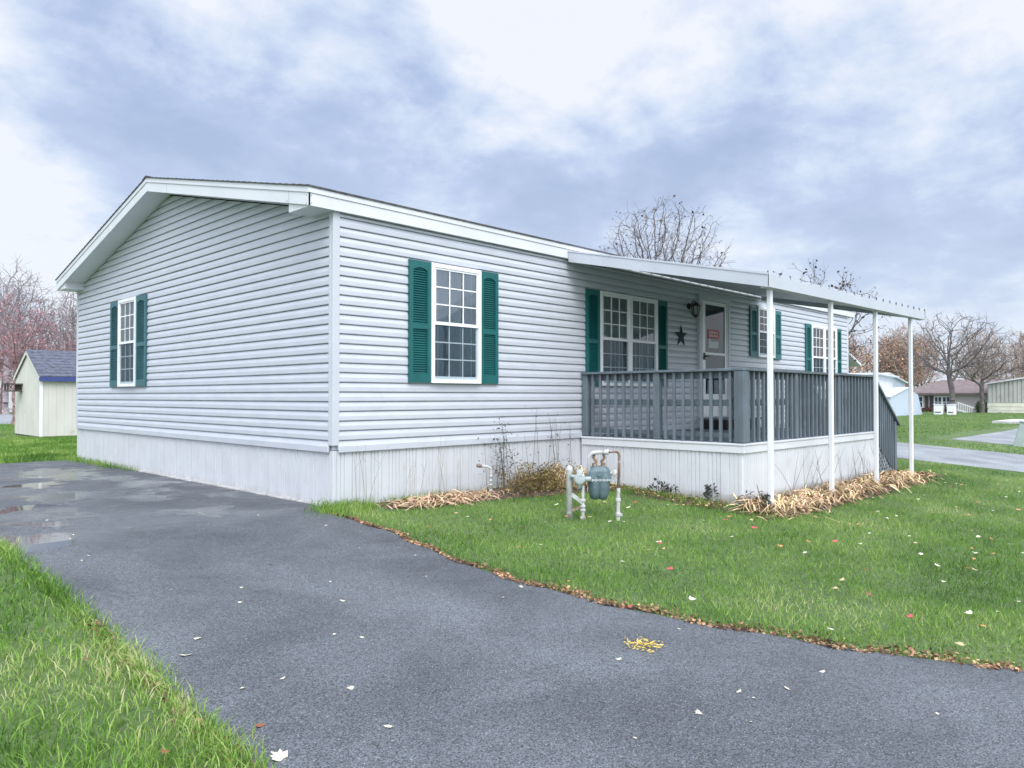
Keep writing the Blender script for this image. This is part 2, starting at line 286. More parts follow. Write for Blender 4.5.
# ------------------------------------------------------------------ mesh helpers
def worldloc(o):
    v = Vector((0, 0, 0))
    while o is not None: v += o.location; o = o.parent
    return v
class MB:
    def __init__(s): s.v = []; s.f = []
    def add(s, vs, fs):
        k = len(s.v); s.v += [tuple(a) for a in vs]; s.f += [tuple(i+k for i in f) for f in fs]; return s
    def box(s, x0, x1, y0, y1, z0, z1):
        vs = [(x, y, z) for x in (x0, x1) for y in (y0, y1) for z in (z0, z1)]
        return s.add(vs, [(0, 1, 3, 2), (4, 6, 7, 5), (0, 4, 5, 1), (2, 3, 7, 6), (0, 2, 6, 4), (1, 5, 7, 3)])
    def bbox(s, x0, x1, y0, y1, z0, z1, b=.004):     # box with chamfered vertical & top edges
        x0, x1 = min(x0, x1), max(x0, x1); y0, y1 = min(y0, y1), max(y0, y1)
        b = min(b, (x1-x0)*.3, (y1-y0)*.3, (z1-z0)*.3)
        def ring(i, z):
            return [(x0+i+b, y0+i, z), (x1-i-b, y0+i, z), (x1-i, y0+i+b, z), (x1-i, y1-i-b, z), (x1-i-b, y1-i, z), (x0+i+b, y1-i, z), (x0+i, y1-i-b, z), (x0+i, y0+i+b, z)]
        vs = ring(b, z0)+ring(0, z0+b)+ring(0, z1-b)+ring(b, z1); fs = [tuple(range(7, -1, -1)), tuple(range(24, 32))]
        for k in range(3):
            for i in range(8): j = (i+1) % 8; fs.append((k*8+i, k*8+j, k*8+8+j, k*8+8+i))
        return s.add(vs, fs)
    def beam(s, a, b, w, h, up=(0, 0, 1)):            # square section bar from a to b
        a = Vector(a); b = Vector(b); d = (b-a).normalized(); r = d.cross(Vector(up)).normalized()*w/2; u = r.cross(d).normalized()*h/2
        vs = [p+q for p in (a, b) for q in (-r-u, r-u, r+u, -r+u)]
        return s.add(vs, [(0, 1, 2, 3), (7, 6, 5, 4), (0, 4, 5, 1), (1, 5, 6, 2), (2, 6, 7, 3), (3, 7, 4, 0)])
    def prism(s, poly, off):
        n = len(poly); off = Vector(off); vs = [Vector(p) for p in poly]; vs += [p+off for p in vs]
        return s.add(vs, [tuple(range(n)), tuple(range(2*n-1, n-1, -1))]+[(i, i+n, (i+1) % n+n, (i+1) % n) for i in range(n)])
    def tube(s, pts, rad, n=8, cap=True):
        pts = [Vector(p) for p in pts]; m = len(pts)
        if isinstance(rad, (int, float)): rad = [rad]*m
        vs = []; prev = None
        for i, p in enumerate(pts):
            d = (pts[min(i+1, m-1)]-pts[max(i-1, 0)]).normalized()
            if prev is None: r = d.orthogonal().normalized()
            else:
                r = prev - d*prev.dot(d); r = r.normalized() if r.length > 1e-6 else d.orthogonal().normalized()
            prev = r; u = d.cross(r)
            vs += [p + (r*math.cos(t)+u*math.sin(t))*rad[i] for t in (2*math.pi*k/n for k in range(n))]
        fs = [(i*n+k, i*n+(k+1) % n, (i+1)*n+(k+1) % n, (i+1)*n+k) for i in range(m-1) for k in range(n)]
        if cap: fs += [tuple(range(n-1, -1, -1)), tuple((m-1)*n+k for k in range(n))]
        return s.add(vs, fs)
    def lathe(s, c, prof, n=16, axis='z'):            # prof: (radius, height)
        c = Vector(c); vs = []
        for r, h in prof:
            for k in range(n):
                t = 2*math.pi*k/n; a, b = r*math.cos(t), r*math.sin(t)
                vs.append(c + Vector({'z': (a, b, h), 'y': (a, h, b), 'x': (h, a, b)}[axis]))
        m = len(prof)
        return s.add(vs, [(i*n+k, i*n+(k+1) % n, (i+1)*n+(k+1) % n, (i+1)*n+k) for i in range(m-1) for k in range(n)]+[tuple(range(n-1, -1, -1)), tuple((m-1)*n+k for k in range(n))])
    def build(s, name, material, parent=None, smooth=False, label=None):
        o = worldloc(parent) if parent else Vector((0, 0, 0))
        me = bpy.data.meshes.new(name); me.from_pydata([(a[0]-o.x, a[1]-o.y, a[2]-o.z) for a in s.v], [], s.f)
        me.materials.append(M[material] if isinstance(material, str) else material)
        me.validate(); me.update()
        if smooth: me.shade_smooth()
        ob = bpy.data.objects.new(name, me); COL.objects.link(ob)
        if parent: ob.parent = parent
        if label: ob['label'] = label
        return ob
def npmesh(name, V, F, material, parent=None):        # V (n,3), F (m,k) all faces alike
    o = worldloc(parent) if parent else Vector((0, 0, 0))
    V = np.asarray(V, np.float32)-np.array(o, np.float32); F = np.asarray(F, np.int32); m, k = F.shape
    me = bpy.data.meshes.new(name); me.vertices.add(len(V)); me.vertices.foreach_set('co', V.ravel())
    me.loops.add(m*k); me.loops.foreach_set('vertex_index', F.ravel()); me.polygons.add(m)
    me.polygons.foreach_set('loop_start', np.arange(m, dtype=np.int32)*k); me.update(calc_edges=True)
    me.materials.append(M[material]); ob = bpy.data.objects.new(name, me); COL.objects.link(ob)
    if parent: ob.parent = parent
    return ob
def tag(o, label=None, cat=None, group=None, kind=None):
    if label: o['label'] = label
    if cat: o['category'] = cat
    if group: o['group'] = group
    if kind: o['kind'] = kind
    return o
def thing(name, loc, label, cat, group=None):
    o = bpy.data.objects.new(name, None); COL.objects.link(o); o.location = loc; o.empty_display_size = .2
    return tag(o, label, cat, group)
def copy_tree(o, parent=None):
    c = o.copy(); COL.objects.link(c)
    if parent: c.parent = parent
    for ch in list(o.children): copy_tree(ch, c)
    return c
def gz(y):
    return 0.0 if y > 0 else (-.065*(-y) if y > -5 else -.325)
def gzn(y): return np.clip(.065*np.minimum(y, 0), -.325, 0)
bpy.context.view_layer.update()

# ------------------------------------------------------------------ setting: ground, driveway, road
XS = [-700, -60, -10, 0, 20, 60, 900]; YS = [-700, -40, -5, 0, 20, 60, 900]
b = MB(); vs = [(x, y, gz(y)) for y in YS for x in XS]; nx = len(XS)
b.add(vs, [(j*nx+i, j*nx+i+1, (j+1)*nx+i+1, (j+1)*nx+i) for j in range(len(YS)-1) for i in range(nx-1)])
tag(b.build('ground', 'lawn'), kind='structure')
EDGE = [(-30, 26), (-14, 8.0), (-9, 3.0), (-7.2, 1.35), (-5.89, .56), (-5.34, .34), (-4.83, .19), (-4.29, -.05), (-3.63, -.22), (-3.34, -.27), (-2.79, -.33), (-2.06, -.29), (-1.33, -.16), (-.81, -.13), (-.44, -.17), (0.0, -.10), (.3, -.02), (8.45, -.02)]
def edge_x(y): return float(np.interp(y, [e[0] for e in EDGE], [e[1] for e in EDGE]))
LEFT = [(-30, -9), (-14, -5.2), (-9, -3.6), (-5.5, -2.98), (-4, -2.91), (-2, -2.86), (8.45, -2.92)]
def left_x(y): return float(np.interp(y, [e[0] for e in LEFT], [e[1] for e in LEFT]))
ysd = sorted(set([round(-30+.5*i, 2) for i in range(50)]+[round(-5+.12*i, 2) for i in range(113)]+[-5.0, 0.0, 8.45]))
b = MB(); vs = []
for y in ysd:
    wob = .018*math.sin(y*5.1)+.012*math.sin(y*13.7+1)
    vs += [(left_x(y)+wob, y, gz(y)+.006), (edge_x(y)+(.5*wob if y < 0 else 0), y, gz(y)+.006)]
b.add(vs, [(2*i, 2*i+1, 2*i+3, 2*i+2) for i in range(len(ysd)-1)])
tag(b.build('driveway', 'asphalt'), kind='structure')
b = MB(); vs = []; ysr = [-60, -5, -3.5, -2, 0, 10, 60]
for y in ysr:
    vs += [(12.25+(.4 if y > -4 else .0)*0, y, gz(y)+.006), (16.45, y, gz(y)+.006)]
b.add(vs, [(2*i, 2*i+1, 2*i+3, 2*i+2) for i in range(len(ysr)-1)])
tag(b.build('road', 'road'), kind='structure')
b = MB(); b.add([(19.6, -.9, gz(-.9)+.006), (19.5, -5, -.319), (60, -5, -.319), (60, -.4, gz(-.4)+.006), (26, -.9, gz(-.9)+.006)], [(0, 1, 2, 3, 4)])
tag(b.build('side_road', 'road'), kind='structure')
b = MB(); b.box(18.9, 19.5, -5.2, -.8, -.5, -.20); b.box(33, 37, -1.3, .8, -.3, .10)
tag(b.build('concrete_pavement', 'concrete'), kind='structure')
b = MB(); b.add([(-60, 30.5, .006), (60, 29.5, .006), (60, 50, .006), (-60, 50, .006)], [(0, 1, 2, 3)])
tag(b.build('back_road', 'road'), kind='structure')
# garden beds of mulch along the front wall and the porch
b = MB()
def bed(poly, z=.03):
    cx = sum(p[0] for p in poly)/len(poly); cy = sum(p[1] for p in poly)/len(poly); vs = [(cx, cy, gz(cy)+z)]
    for s_, zz in ((.6, z), (1, .004)): vs += [(cx+(p[0]-cx)*s_, cy+(p[1]-cy)*s_, gz(cy+(p[1]-cy)*s_)+zz) for p in poly]
    n = len(poly); b.add(vs, [(0, 1+i, 1+(i+1) % n) for i in range(n)]+[(1+i, 1+n+i, 1+n+(i+1) % n, 1+(i+1) % n) for i in range(n)])
bed([(.5, -.02), (.45, -.35), (1.0, -.55), (1.9, -.6), (2.6, -.75), (3.3, -.9), (3.95, -1.0), (3.98, -.02)])
bed([(3.55, -1.2), (3.55, -2.6), (3.7, -3.0), (4.02, -2.6), (4.02, -1.2)], .02)
bed([(3.7, -2.55), (3.55, -3.05), (4.4, -3.2), (5.87, -3.15), (7.0, -3.2), (8.15, -3.2), (9.1, -3.15), (9.9, -2.9), (9.9, -2.4), (8.7, -2.45), (6, -2.53)], .04)
tag(b.build('garden_bed_soil', 'mulch'), kind='structure')

# ------------------------------------------------------------------ the mobile home
LG, XL, H0, HT = 8.56, 14.29, .598, 3.088
RK, EV, ZE, ZR = .337, .067, 3.271, 4.247
SL = (ZR-ZE)/(LG/2+EV)
house = thing('mobile_home', (0, 0, 0), 'long single-storey mobile home in pale grey vinyl siding with teal shutters', 'house')
COURSE = .1018
def slope_top(y):                                     # underside of the rake
    return ZE-.188+SL*(min(y, LG-y)+EV)
def siding_rows(zmax):
    z = H0; k = 0; rows = []
    while z < zmax-.01:
        rows.append((z, min(z+COURSE, zmax))); z += COURSE
    return rows
def course_profile(z0, z1):
    h = z1-z0                                          # (z, out) pairs: butt edge, face with soft crown, lock groove
    return [(z0+.000, -.012), (z0+.0, .0150), (z0+.006, .0175), (z0+h*.46, .0170), (z0+h*.52, .0155), (z1-.0085, .0010), (z1-.0070, -.012)]
def siding(fn, urange, zmax, name, skip=None):
    b = MB()
    for z0, z1 in siding_rows(zmax):
        pr = course_profile(z0, z1); vs = []
        if z1-z0 < .04: pr = [(z0, -.012), (z0, .012), (z1, .010), (z1, -.012)]
        for z, o in pr:
            u0, u1 = urange(z); vs += [fn(u0, o, z), fn(u1, o, z)]
        b.add(vs, [(2*i, 2*i+1, 2*i+3, 2*i+2) for i in range(len(pr)-1)])
    return b
front = lambda u, o, z: (u, -o, z)
gable = lambda u, o, z: (-o, u, z)
b = siding(front, lambda z: (.045, XL-.045), HT, 'w'); b.add([(.0, .012, H0), (XL, .012, H0), (XL, .012, HT+.05), (.0, .012, HT+.05)], [(0, 1, 2, 3)])
b.build('front_wall', 'siding', house)
def gr_(z):
    if z <= slope_top(0): return (.05, LG-.05)
    y = (z-(ZE-.188))/SL-EV; return (min(y, LG/2), max(LG-y, LG/2))
zt = slope_top(LG/2)
b = siding(gable, gr_, zt-.004, 'w'); b.add([(.012, 0, H0), (.012, LG, H0), (.012, LG, slope_top(0)), (.012, LG/2, zt), (.012, 0, slope_top(0))], [(0, 1, 2, 3, 4)])
b.build('gable_wall', 'siding', house)
b = MB(); b.box(.2, XL, LG-.02, LG, H0, HT); b.add([(XL, 0, H0), (XL, LG, H0), (XL, LG, slope_top(0)), (XL, LG/2, zt), (XL, 0, slope_top(0))], [(0, 1, 2, 3, 4)])
b.build('rear_wall', 'siding', house)
# corner posts
for (x, y, sx, sy, z0) in ((0, 0, 1, 1, .645), (0, LG, 1, -1, .62), (XL, 0, -1, 1, .62)):
    b = MB(); b.bbox(x-.020*sx, x+.062*sx, y-.020*sy, y+.030*sy, z0, HT+.004, .004); b.bbox(x-.0205*sx, x+.030*sx, y+.031*sy, y+.066*sy, z0, HT+.004, .004)
    b.build('corner_trim', 'corner', house)
# starter trim band under the siding
b = MB(); b.bbox(.055, XL-.05, -.030, -.004, H0-.028, H0+.045, .005); b.build('base_trim', 'siding', house)
b = MB(); b.bbox(-.030, -.004, .055, LG-.05, H0-.028, H0+.045, .005); b.build('base_trim', 'siding', house)
# ribbed skirting: vertical panels with V grooves, groups of ribs
def ribbed(b, fn, u0, u1, zb, zt_, seed=0, pitch=.062):
    rr = random.Random(seed); us = []; u = u0; k = 0
    while u < u1:
        wd = pitch*(1.6 if k % 4 == 3 else .75)
        us += [(u, -.002), (u+.007, .011), (u+wd-.007, .011+rr.uniform(-.0015, .0015))]
        if k % 4 == 3: us += [(u+wd-.004, -.012), (u+wd, -.010)]
        u += wd; k += 1
    us = [(min(q, u1), o) for q, o in us]; vs = []
    for q, o in us: vs += [fn(q, o, zb(q)), fn(q, o, zt_)]
    b.add(vs, [(2*i, 2*i+2, 2*i+3, 2*i+1) for i in range(len(us)-1)]); return b
b = MB(); ribbed(b, lambda u, o, z: (u, .012-o, z), .0, XL, lambda u: -.10, H0-.005, 3); b.build('front_skirting', 'skirt', house)
b = MB(); ribbed(b, lambda u, o, z: (.012-o, u, z), .0, LG, lambda u: -.03, H0-.005, 5); b.build('gable_skirting', 'skirt', house)
b = MB(); b.box(.1, XL, LG-.1, LG-.05, -.05, H0); b.box(XL-.05, XL, .1, LG-.1, -.05, H0); b.build('rear_skirting', 'skirt', house)
b = MB()      # ragged concrete lip where driveway meets the gable skirting
for i in range(60):
    y = .15+i*.138; b.box(-.012-rng.uniform(0, .03), .0, y, y+.11+rng.uniform(0, .03), -.02, .012+rng.uniform(0, .018))
b.build('skirting_footing', 'concrete', house)
# roof: stepped shingle courses on both slopes
roof = MB(); x0, x1 = -RK-.022, XL+RK+.022; ncs = 32; run = LG/2+EV+.02
for side in (0, 1):
    pts = []
    for k in range(ncs):
        s0, s1 = k/ncs, (k+1)/ncs
        for s_, up in ((s0, .020), (s1, .011)):
            y = -EV-.02+run*s_; z = ZE-.004+SL*(y+EV)+up; pts.append((y if side == 0 else LG-y, z))
    segs = [x0+(x1-x0)*i/8 for i in range(9)]
    n = len(pts); vs = [(x, y, z+rng.uniform(-.0015, .0015)) for x in segs for y, z in pts]
    roof.add(vs, [(i*n+j, (i+1)*n+j, (i+1)*n+j+1, i*n+j+1) for i in range(8) for j in range(n-1)])
    und = [(x, (y if side == 0 else LG-y), z) for x in (x0, x1) for y, z in ((-EV-.02, ZE-.001-SL*.02), (LG/2, ZR-.001))]
    roof.add(und, [(0, 1, 3, 2)])
    roof.add([(x, (y if side == 0 else LG-y), z) for x in (x0, x1) for y, z in ((-EV-.02, ZE-.001-SL*.02), (-EV-.02, ZE+.018-SL*.02))], [(0, 1, 3, 2)])
    for xe in (x0, x1):
        a = [(xe, y, z) for y, z in pts]; lo = [(xe, (y if side == 0 else LG-y), ZE-.001+SL*(y+EV)) for y in [-EV-.02+run*(j/(n-1)) for j in range(n)]]
        roof.add(a+lo, [(j, j+1, n+j+1, n+j) for j in range(n-1)])
rf = roof.build('roof', 'shingle', house)
b = MB(); b.prism([(x0, LG/2-.14, ZR-.14*SL+.022), (x0, LG/2, ZR+.03), (x0, LG/2+.14, ZR-.14*SL+.022), (x0, LG/2, ZR+.012)], (x1-x0, 0, 0)); b.build('ridge_cap', 'shingle', rf)
# fascia (upper strip proud of the lower), rakes, soffits
def rake_strip(b, x, th, zo0, zo1):
    for s in (0, 1):
        Y = lambda y: y if s == 0 else LG-y
        pl = [(x, Y(-EV), ZE+zo0), (x, Y(LG/2), ZR+zo0), (x, Y(LG/2), ZR+zo1), (x, Y(-EV), ZE+zo1)]
        b.prism(pl, (th, 0, 0))
for x, sgn in ((-RK, 1), (XL+RK, -1)):
    b = MB(); rake_strip(b, x-.010*sgn, .02*sgn, -.060, -.001); rake_strip(b, x, .02*sgn, -.188, -.062); b.build('rake_fascia', 'trim', house)
    b = MB()
    for s in (0, 1):
        Y = lambda y: y if s == 0 else LG-y
        xi = 0.0 if sgn > 0 else XL
        b.prism([(x+.021*sgn, Y(-EV+.02), ZE-.172), (x+.021*sgn, Y(LG/2), ZR-.172), (x+.021*sgn, Y(LG/2), ZR-.15), (x+.021*sgn, Y(-EV+.02), ZE-.15)], (xi-x-.021*sgn, 0, 0))
    b.build('soffit', 'trim', house)
    for s in (0, 1):                                     # boxed eave return
        Y = lambda y: y if s == 0 else LG-y
        b = MB(); zb = ZE-.188; b.prism([(x+.021*sgn, Y(-EV+.002), zb-.002), (x+.021*sgn, Y(.36), zb-.002), (x+.021*sgn, Y(.36), zb+SL*.43+.012), (x+.021*sgn, Y(-EV+.002), zb+.012)], ((0 if sgn > 0 else XL)-x-.021*sgn, 0, 0))
        b.build('eave_return', 'trim', house)
for s in (0, 1):
    Y = lambda y: y if s == 0 else LG-y
    b = MB(); ya, yb, yc = Y(-EV), Y(-EV-.010), Y(-EV+.02)
    b.box(-RK-.011, XL+RK+.011, min(yb, yc), max(yb, yc), ZE-.060, ZE-.0012); b.box(-RK-.0012, XL+RK, min(ya, yc), max(ya, yc), ZE-.188, ZE-.062)
    b.build('eave_fascia', 'trim', house)
    b = MB(); b.box(0, XL, min(yc, Y(.01)), max(yc, Y(.01)), ZE-.186, ZE-.176); b.build('eave_soffit', 'trim', house)
b = MB()      # fascia joint caps and screws
for y in (.32, LG/2-.72, LG/2+1.6): b = MB(); b.box(-RK-.002, -RK-.0005, y, y+.005, ZE+SL*(min(y, LG-y)+EV)-.187, ZE+SL*(min(y, LG-y)+EV)-.063); b.build('fascia_joint', 'jointgrey', house)
for (x, z) in ((-RK+.03, ZE-.085), (-RK+.03, ZE-.165)): b = MB(); b.lathe((x, -EV-.001, z), [(.006, 0), (.006, -.004)], 6, 'y'); b.build('screw', 'jointgrey', house)
for (y, z) in ((-.03, ZE-.08), (-.03, ZE-.165), (.36, ZE-.07)): b = MB(); b.lathe((-RK-.001, y, z), [(.006, 0), (.006, -.004)], 6, 'x'); b.build('screw', 'jointgrey', house)

# --- windows
def fbox(b, fn, u0, u1, o0, o1, z0, z1):
    p, q = fn(u0, o0, z0), fn(u1, o1, z1); return b.box(min(p[0], q[0]), max(p[0], q[0]), min(p[1], q[1]), max(p[1], q[1]), min(p[2], q[2]), max(p[2], q[2]))
def fquad(b, fn, u0, u1, o, z0, z1):
    p = [fn(u0, o, z0), fn(u1, o, z0), fn(u1, o, z1), fn(u0, o, z1)]
    return b.add(p if fn is front else p[::-1], [(0, 1, 2, 3)])
def curtain(fn, u0, u1, z0, z1, par, m, seed, amp=.0025):
    b = MB(); rr = random.Random(seed); n = 70; vs = []; ph = rr.uniform(0, 6)
    for i in range(n+1):
        u = u0+(u1-u0)*i/n; o = .0205+amp*(math.sin(u*70+ph)+.6*math.sin(u*37+ph*2))
        vs += [fn(u, o, z0), fn(u, o, z1)]
    b.add(vs, [(2*i, 2*i+2, 2*i+3, 2*i+1) for i in range(n)]); b.build('curtain', m, par, True)
def sash(fn, u0, u1, z0, z1, par, zmid=None, cols=3, rows=3, cm='curtain', seed=0, cm2=None):
    """one double-hung unit inside its casing: glass, muntins, screen"""
    zmid = zmid or (z0+z1)/2
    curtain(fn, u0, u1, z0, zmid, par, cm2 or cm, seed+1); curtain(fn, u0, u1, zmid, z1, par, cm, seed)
    b = MB(); fquad(b, fn, u0, u1, .037, zmid, z1); b.build('pane', 'glass', par)
    b = MB(); fquad(b, fn, u0, u1, .029, z0, zmid); b.build('pane', 'glass', par)
    b = MB(); s = .024
    for (a, c, e, g) in ((u0, u0+s, zmid, z1), (u1-s, u1, zmid, z1), (u0+s, u1-s, z1-s, z1)): fbox(b, fn, a, c, .030, .052, e, g)
    fbox(b, fn, u0, u1, .031, .056, zmid-.018, zmid+.020)
    for i in range(1, cols): u = u0+s+(u1-u0-2*s)*i/cols; fbox(b, fn, u-.008, u+.008, .0385, .044, zmid+.02, z1-s)
    for i in range(1, rows): z = zmid+.02+(z1-s-zmid-.02)*i/rows; fbox(b, fn, u0+s, u1-s, .0386, .0435, z-.008, z+.008)
    b.build('upper_sash', 'window', par)
    b = MB(); za = zmid-.018
    for (a, c, e, g) in ((u0, u0+s, z0, za), (u1-s, u1, z0, za), (u0+s, u1-s, z0, z0+s+.01)): fbox(b, fn, a, c, .024, .034, e, g)
    for i in range(1, cols): u = u0+s+(u1-u0-2*s)*i/cols; fbox(b, fn, u-.007, u+.007, .0302, .035, z0+s+.01, za)
    for i in range(1, rows): z = z0+s+.01+(za-z0-s-.01)*i/rows; fbox(b, fn, u0+s, u1-s, .0303, .0345, z-.007, z+.007)
    b.build('lower_sash', 'window', par)
    b = MB(); fquad(b, fn, u0+.004, u1-.004, .042, z0, za); b.build('insect_screen', 'screen', par)
def shift(fn, u, o): return -o*((u+4.255)/6.73 if fn is front else (u+6.73)/4.255)
def window(fn, u0, u1, z0, z1, units=1, label=None, **kw):
    du = shift(fn, (u0+u1)/2, .05); u0 += du; u1 += du
    c = .045; b = MB()
    fbox(b, fn, u0, u0+c, .0, .062, z0, z1); fbox(b, fn, u1-c, u1, .0, .062, z0, z1)
    fbox(b, fn, u0+c, u1-c, .0, .062, z1-c, z1); fbox(b, fn, u0+c, u1-c, .0, .070, z0, z0+c)
    fbox(b, fn, u0+c, u1-c, .0165, .0175, z0+c, z1-c)
    um = (u0+u1)/2
    if units == 2: fbox(b, fn, um-.042, um+.042, .018, .063, z0+c, z1-c)
    w_ = b.build('window', 'window', house, label=label)
    if units == 1: sash(fn, u0+c, u1-c, z0+c, z1-c, w_, **kw)
    else:
        sash(fn, u0+c, um-.042, z0+c, z1-c, w_, **kw); sash(fn, um+.042, u1-c, z0+c, z1-c, w_, **kw)
def shutter(fn, u0, u1, z0, z1, m, label=None):
    du = shift(fn, (u0+u1)/2, .05 if fn is front else .046); u0 += du; u1 += du
    b = MB(); s = .052; zm = z0+(z1-z0)*.46; o0, o1 = .012, .046
    for (a, c, e, g) in ((u0, u0+s, z0, z1), (u1-s, u1, z0, z1), (u0+s, u1-s, z0, z0+.10), (u0+s, u1-s, zm-.028, zm+.028)): fbox(b, fn, a, c, o0, o1, e, g)
    # arched head rail
    nA = 10; ua, ub = u0+s, u1-s
    for i in range(nA):
        a = ua+(ub-ua)*i/nA; c = ua+(ub-ua)*(i+1)/nA; t = ((a+c)/2-(ua+ub)/2)/((ub-ua)/2)
        fbox(b, fn, a, c, o0, o1-.001, z1-.075-.035*t*t, z1)
    fbox(b, fn, ua, ub, .010, .018, z0+.10, z1-.08)
    for (za, zb, top) in ((z0+.10, zm-.028, 0), (zm+.028, z1-.075, 1)):
        n = int((zb-za)/.027)
        for i in range(n):
            z = za+(zb-za)*(i+.15)/n; h = (zb-za)/n
            if top and z+h > z1-.10: uu0, uu1 = ua+.05*(z+h-(z1-.10))/.03, ub-.05*(z+h-(z1-.10))/.03
            else: uu0, uu1 = ua, ub
            p = [fn(uu0, .019, z+h*.95), fn(uu1, .019, z+h*.95), fn(uu1, .040, z), fn(uu0, .040, z), fn(uu0, .019, z+h*.5), fn(uu1, .019, z+h*.5)]
            b.add(p, [(0, 1, 2, 3), (3, 2, 5, 4)])
    b.build('shutter', m, house, label=label)
ZT, ZB = 2.712, 1.315
shutter(front, 1.00, 1.312, ZB+.003, ZT, 'shutter'); window(front, 1.318, 2.105, ZB, ZT, seed=3, label='white sash window with curtains tinted pale for the reflected sky nearest the house corner', cm='curtain', cm2='curtain_mid'); shutter(front, 2.111, 2.42, ZB+.003, ZT, 'shutter')
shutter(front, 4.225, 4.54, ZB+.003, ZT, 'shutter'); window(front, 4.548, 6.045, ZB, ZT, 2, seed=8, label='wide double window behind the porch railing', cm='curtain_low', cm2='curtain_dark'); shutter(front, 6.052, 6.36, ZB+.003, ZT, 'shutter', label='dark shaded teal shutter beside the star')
shutter(front, 9.30, 9.60, 1.93, 2.90, 'shutter_dim', label='short blue-grey shutter beside the small window'); window(front, 9.61, 10.34, 1.93, 2.93, seed=12, label='small window half hidden by the corner awning post', cm='room', cm2='room'); shutter(front, 10.35, 10.66, 1.91, 2.90, 'shutter_dim')
shutter(front, 11.90, 12.19, ZB, ZT+.03, 'shutter'); window(front, 12.20, 13.62, ZB, ZT+.03, 2, seed=17, label='far double window at the end of the house', cm='room', cm2='curtain_dark'); shutter(front, 13.63, 13.93, ZB, ZT+.03, 'shutter')
shutter(gable, 6.43, 6.83, ZB, ZT, 'shutter_sheen'); window(gable, 5.66, 6.42, ZB, ZT, seed=21, label='narrow window in the gable wall', cm='curtain_mid', cm2='curtain_mid'); shutter(gable, 5.25, 5.65, ZB, ZT, 'shutter_sheen')
# --- door
b = MB(); d0, d1, zt_, zb_ = 7.26, 8.36, 2.95, .62
for (a, c, e, g) in ((d0, d0+.12, zb_, zt_), (d1-.12, d1, zb_, zt_), (d0+.12, d1-.12, zt_-.10, zt_)): fbox(b, front, a, c, .0, .058, e, g)
fbox(b, front, d0+.015, d0+.06, .058, .064, zb_, zt_-.02); fbox(b, front, d1-.06, d1-.015, .058, .064, zb_, zt_-.02); fbox(b, front, d0+.015, d1-.015, .058, .065, zt_-.055, zt_-.02)
fbox(b, front, d0+.12, d1-.12, .015, .018, zb_, zt_-.10)
fbox(b, front, d0+.12, d1-.12, .0, .07, .62, .80)
door_frame = b.build('door_frame', 'door', house)
b = MB(); s0, s1 = d0+.125, d1-.125; zs, zh = .805, zt_-.105
for (a, c, e, g) in ((s0, s0+.095, zs, zh), (s1-.055, s1, zs, zh), (s0+.095, s1-.055, zh-.06, zh), (s0+.095, s1-.055, 1.895, 1.935), (s0+.095, s1-.055, zs, 1.20)): fbox(b, front, a, c, .028, .054, e, g)
door = b.build('storm_door', 'window', house)
b = MB(); fquad(b, front, s0+.095, s1-.055, .040, 1.935, zh-.06); b.build('door_pane', 'doorglass', door)
b = MB(); fquad(b, front, s0+.095, s1-.055, .040, 1.20, 1.895); b.build('door_pane', 'doorglass', door)
b = MB(); fbox(b, front, s0+.095, s1-.055, .0185, .022, 1.20, zh-.06)
for i in range(4): u = s0+.12+i*.17; fbox(b, front, u, u+.012, .022, .026, 2.45, zh-.08)
b.build('inner_door', 'curtain_dark', door)
b = MB(); fbox(b, front, s0+.025, s0+.065, .054, .072, 1.80, 1.92); b.tube([(s0+.045, -.072, 1.86), (s0+.045, -.11, 1.86), (s0+.12, -.115, 1.86)], .011, 8); b.build('handle', 'black', door)
n_ = MB(); fbox(n_, front, 7.585, 7.985, .0425, .045, 2.19, 2.345); nt1 = n_.build('paper_notice', 'signred'); tag(nt1, 'red notice with pale lettering taped inside the storm door glass', 'notice')
n_ = MB()   # blurred pale lettering strokes across the red notice
for row, (za, zb2) in enumerate(((2.275, 2.318), (2.218, 2.258))):
    for i in range(6): fbox(n_, front, 7.63+i*.055, 7.63+i*.055+.030, .0452, .0458, za, zb2)
o_ = n_.build('lettering', 'paper', nt1)
n_ = MB(); fbox(n_, front, 7.60, 7.96, .0425, .0445, 2.02, 2.14); fbox(n_, front, 7.61, 7.69, .0425, .0448, 2.145, 2.18); nt2 = n_.build('paper_notice', 'paper'); tag(nt2, 'white paper slip taped under the red notice on the storm door', 'notice')
# --- wall lamp (lantern on scroll bracket)
lamp = thing('wall_lamp', (6.99, -.02, 2.5), 'black wall lantern between the star and the storm door', 'lamp')
b = MB(); b.lathe((6.99, -.016, 2.70), [(.055, 0), (.055, -.014), (.02, -.03)], 14, 'y'); b.build('back_plate', 'black', lamp)
b = MB(); b.tube([(6.99, -.04, 2.70), (6.99, -.10, 2.78), (6.99, -.13, 2.79), (6.99, -.15, 2.74)], .010, 8); b.tube([(6.99, -.03, 2.68), (6.99, -.06, 2.58), (6.99, -.11, 2.53), (6.99, -.13, 2.57)], .007, 6); b.build('bracket', 'black', lamp)
b = MB(); b.lathe((6.99, -.15, 0), [(.012, 2.765), (.03, 2.755), (.085, 2.70), (.088, 2.692), (.06, 2.69)], 6); b.lathe((6.99, -.15, 0), [(.048, 2.545), (.055, 2.538), (.03, 2.515), (.008, 2.495)], 6)
for k in range(6):
    t = k*math.pi/3; b.beam((6.99+.048*math.cos(t), -.15+.048*math.sin(t), 2.54), (6.99+.075*math.cos(t), -.15+.075*math.sin(t), 2.695), .009, .009, (0, 1, 0))
b.build('lantern_frame', 'black', lamp)
b = MB(); b.lathe((6.99, -.15, 0), [(.044, 2.546), (.070, 2.688)], 6); b.build('lantern_glass', 'brass', lamp)
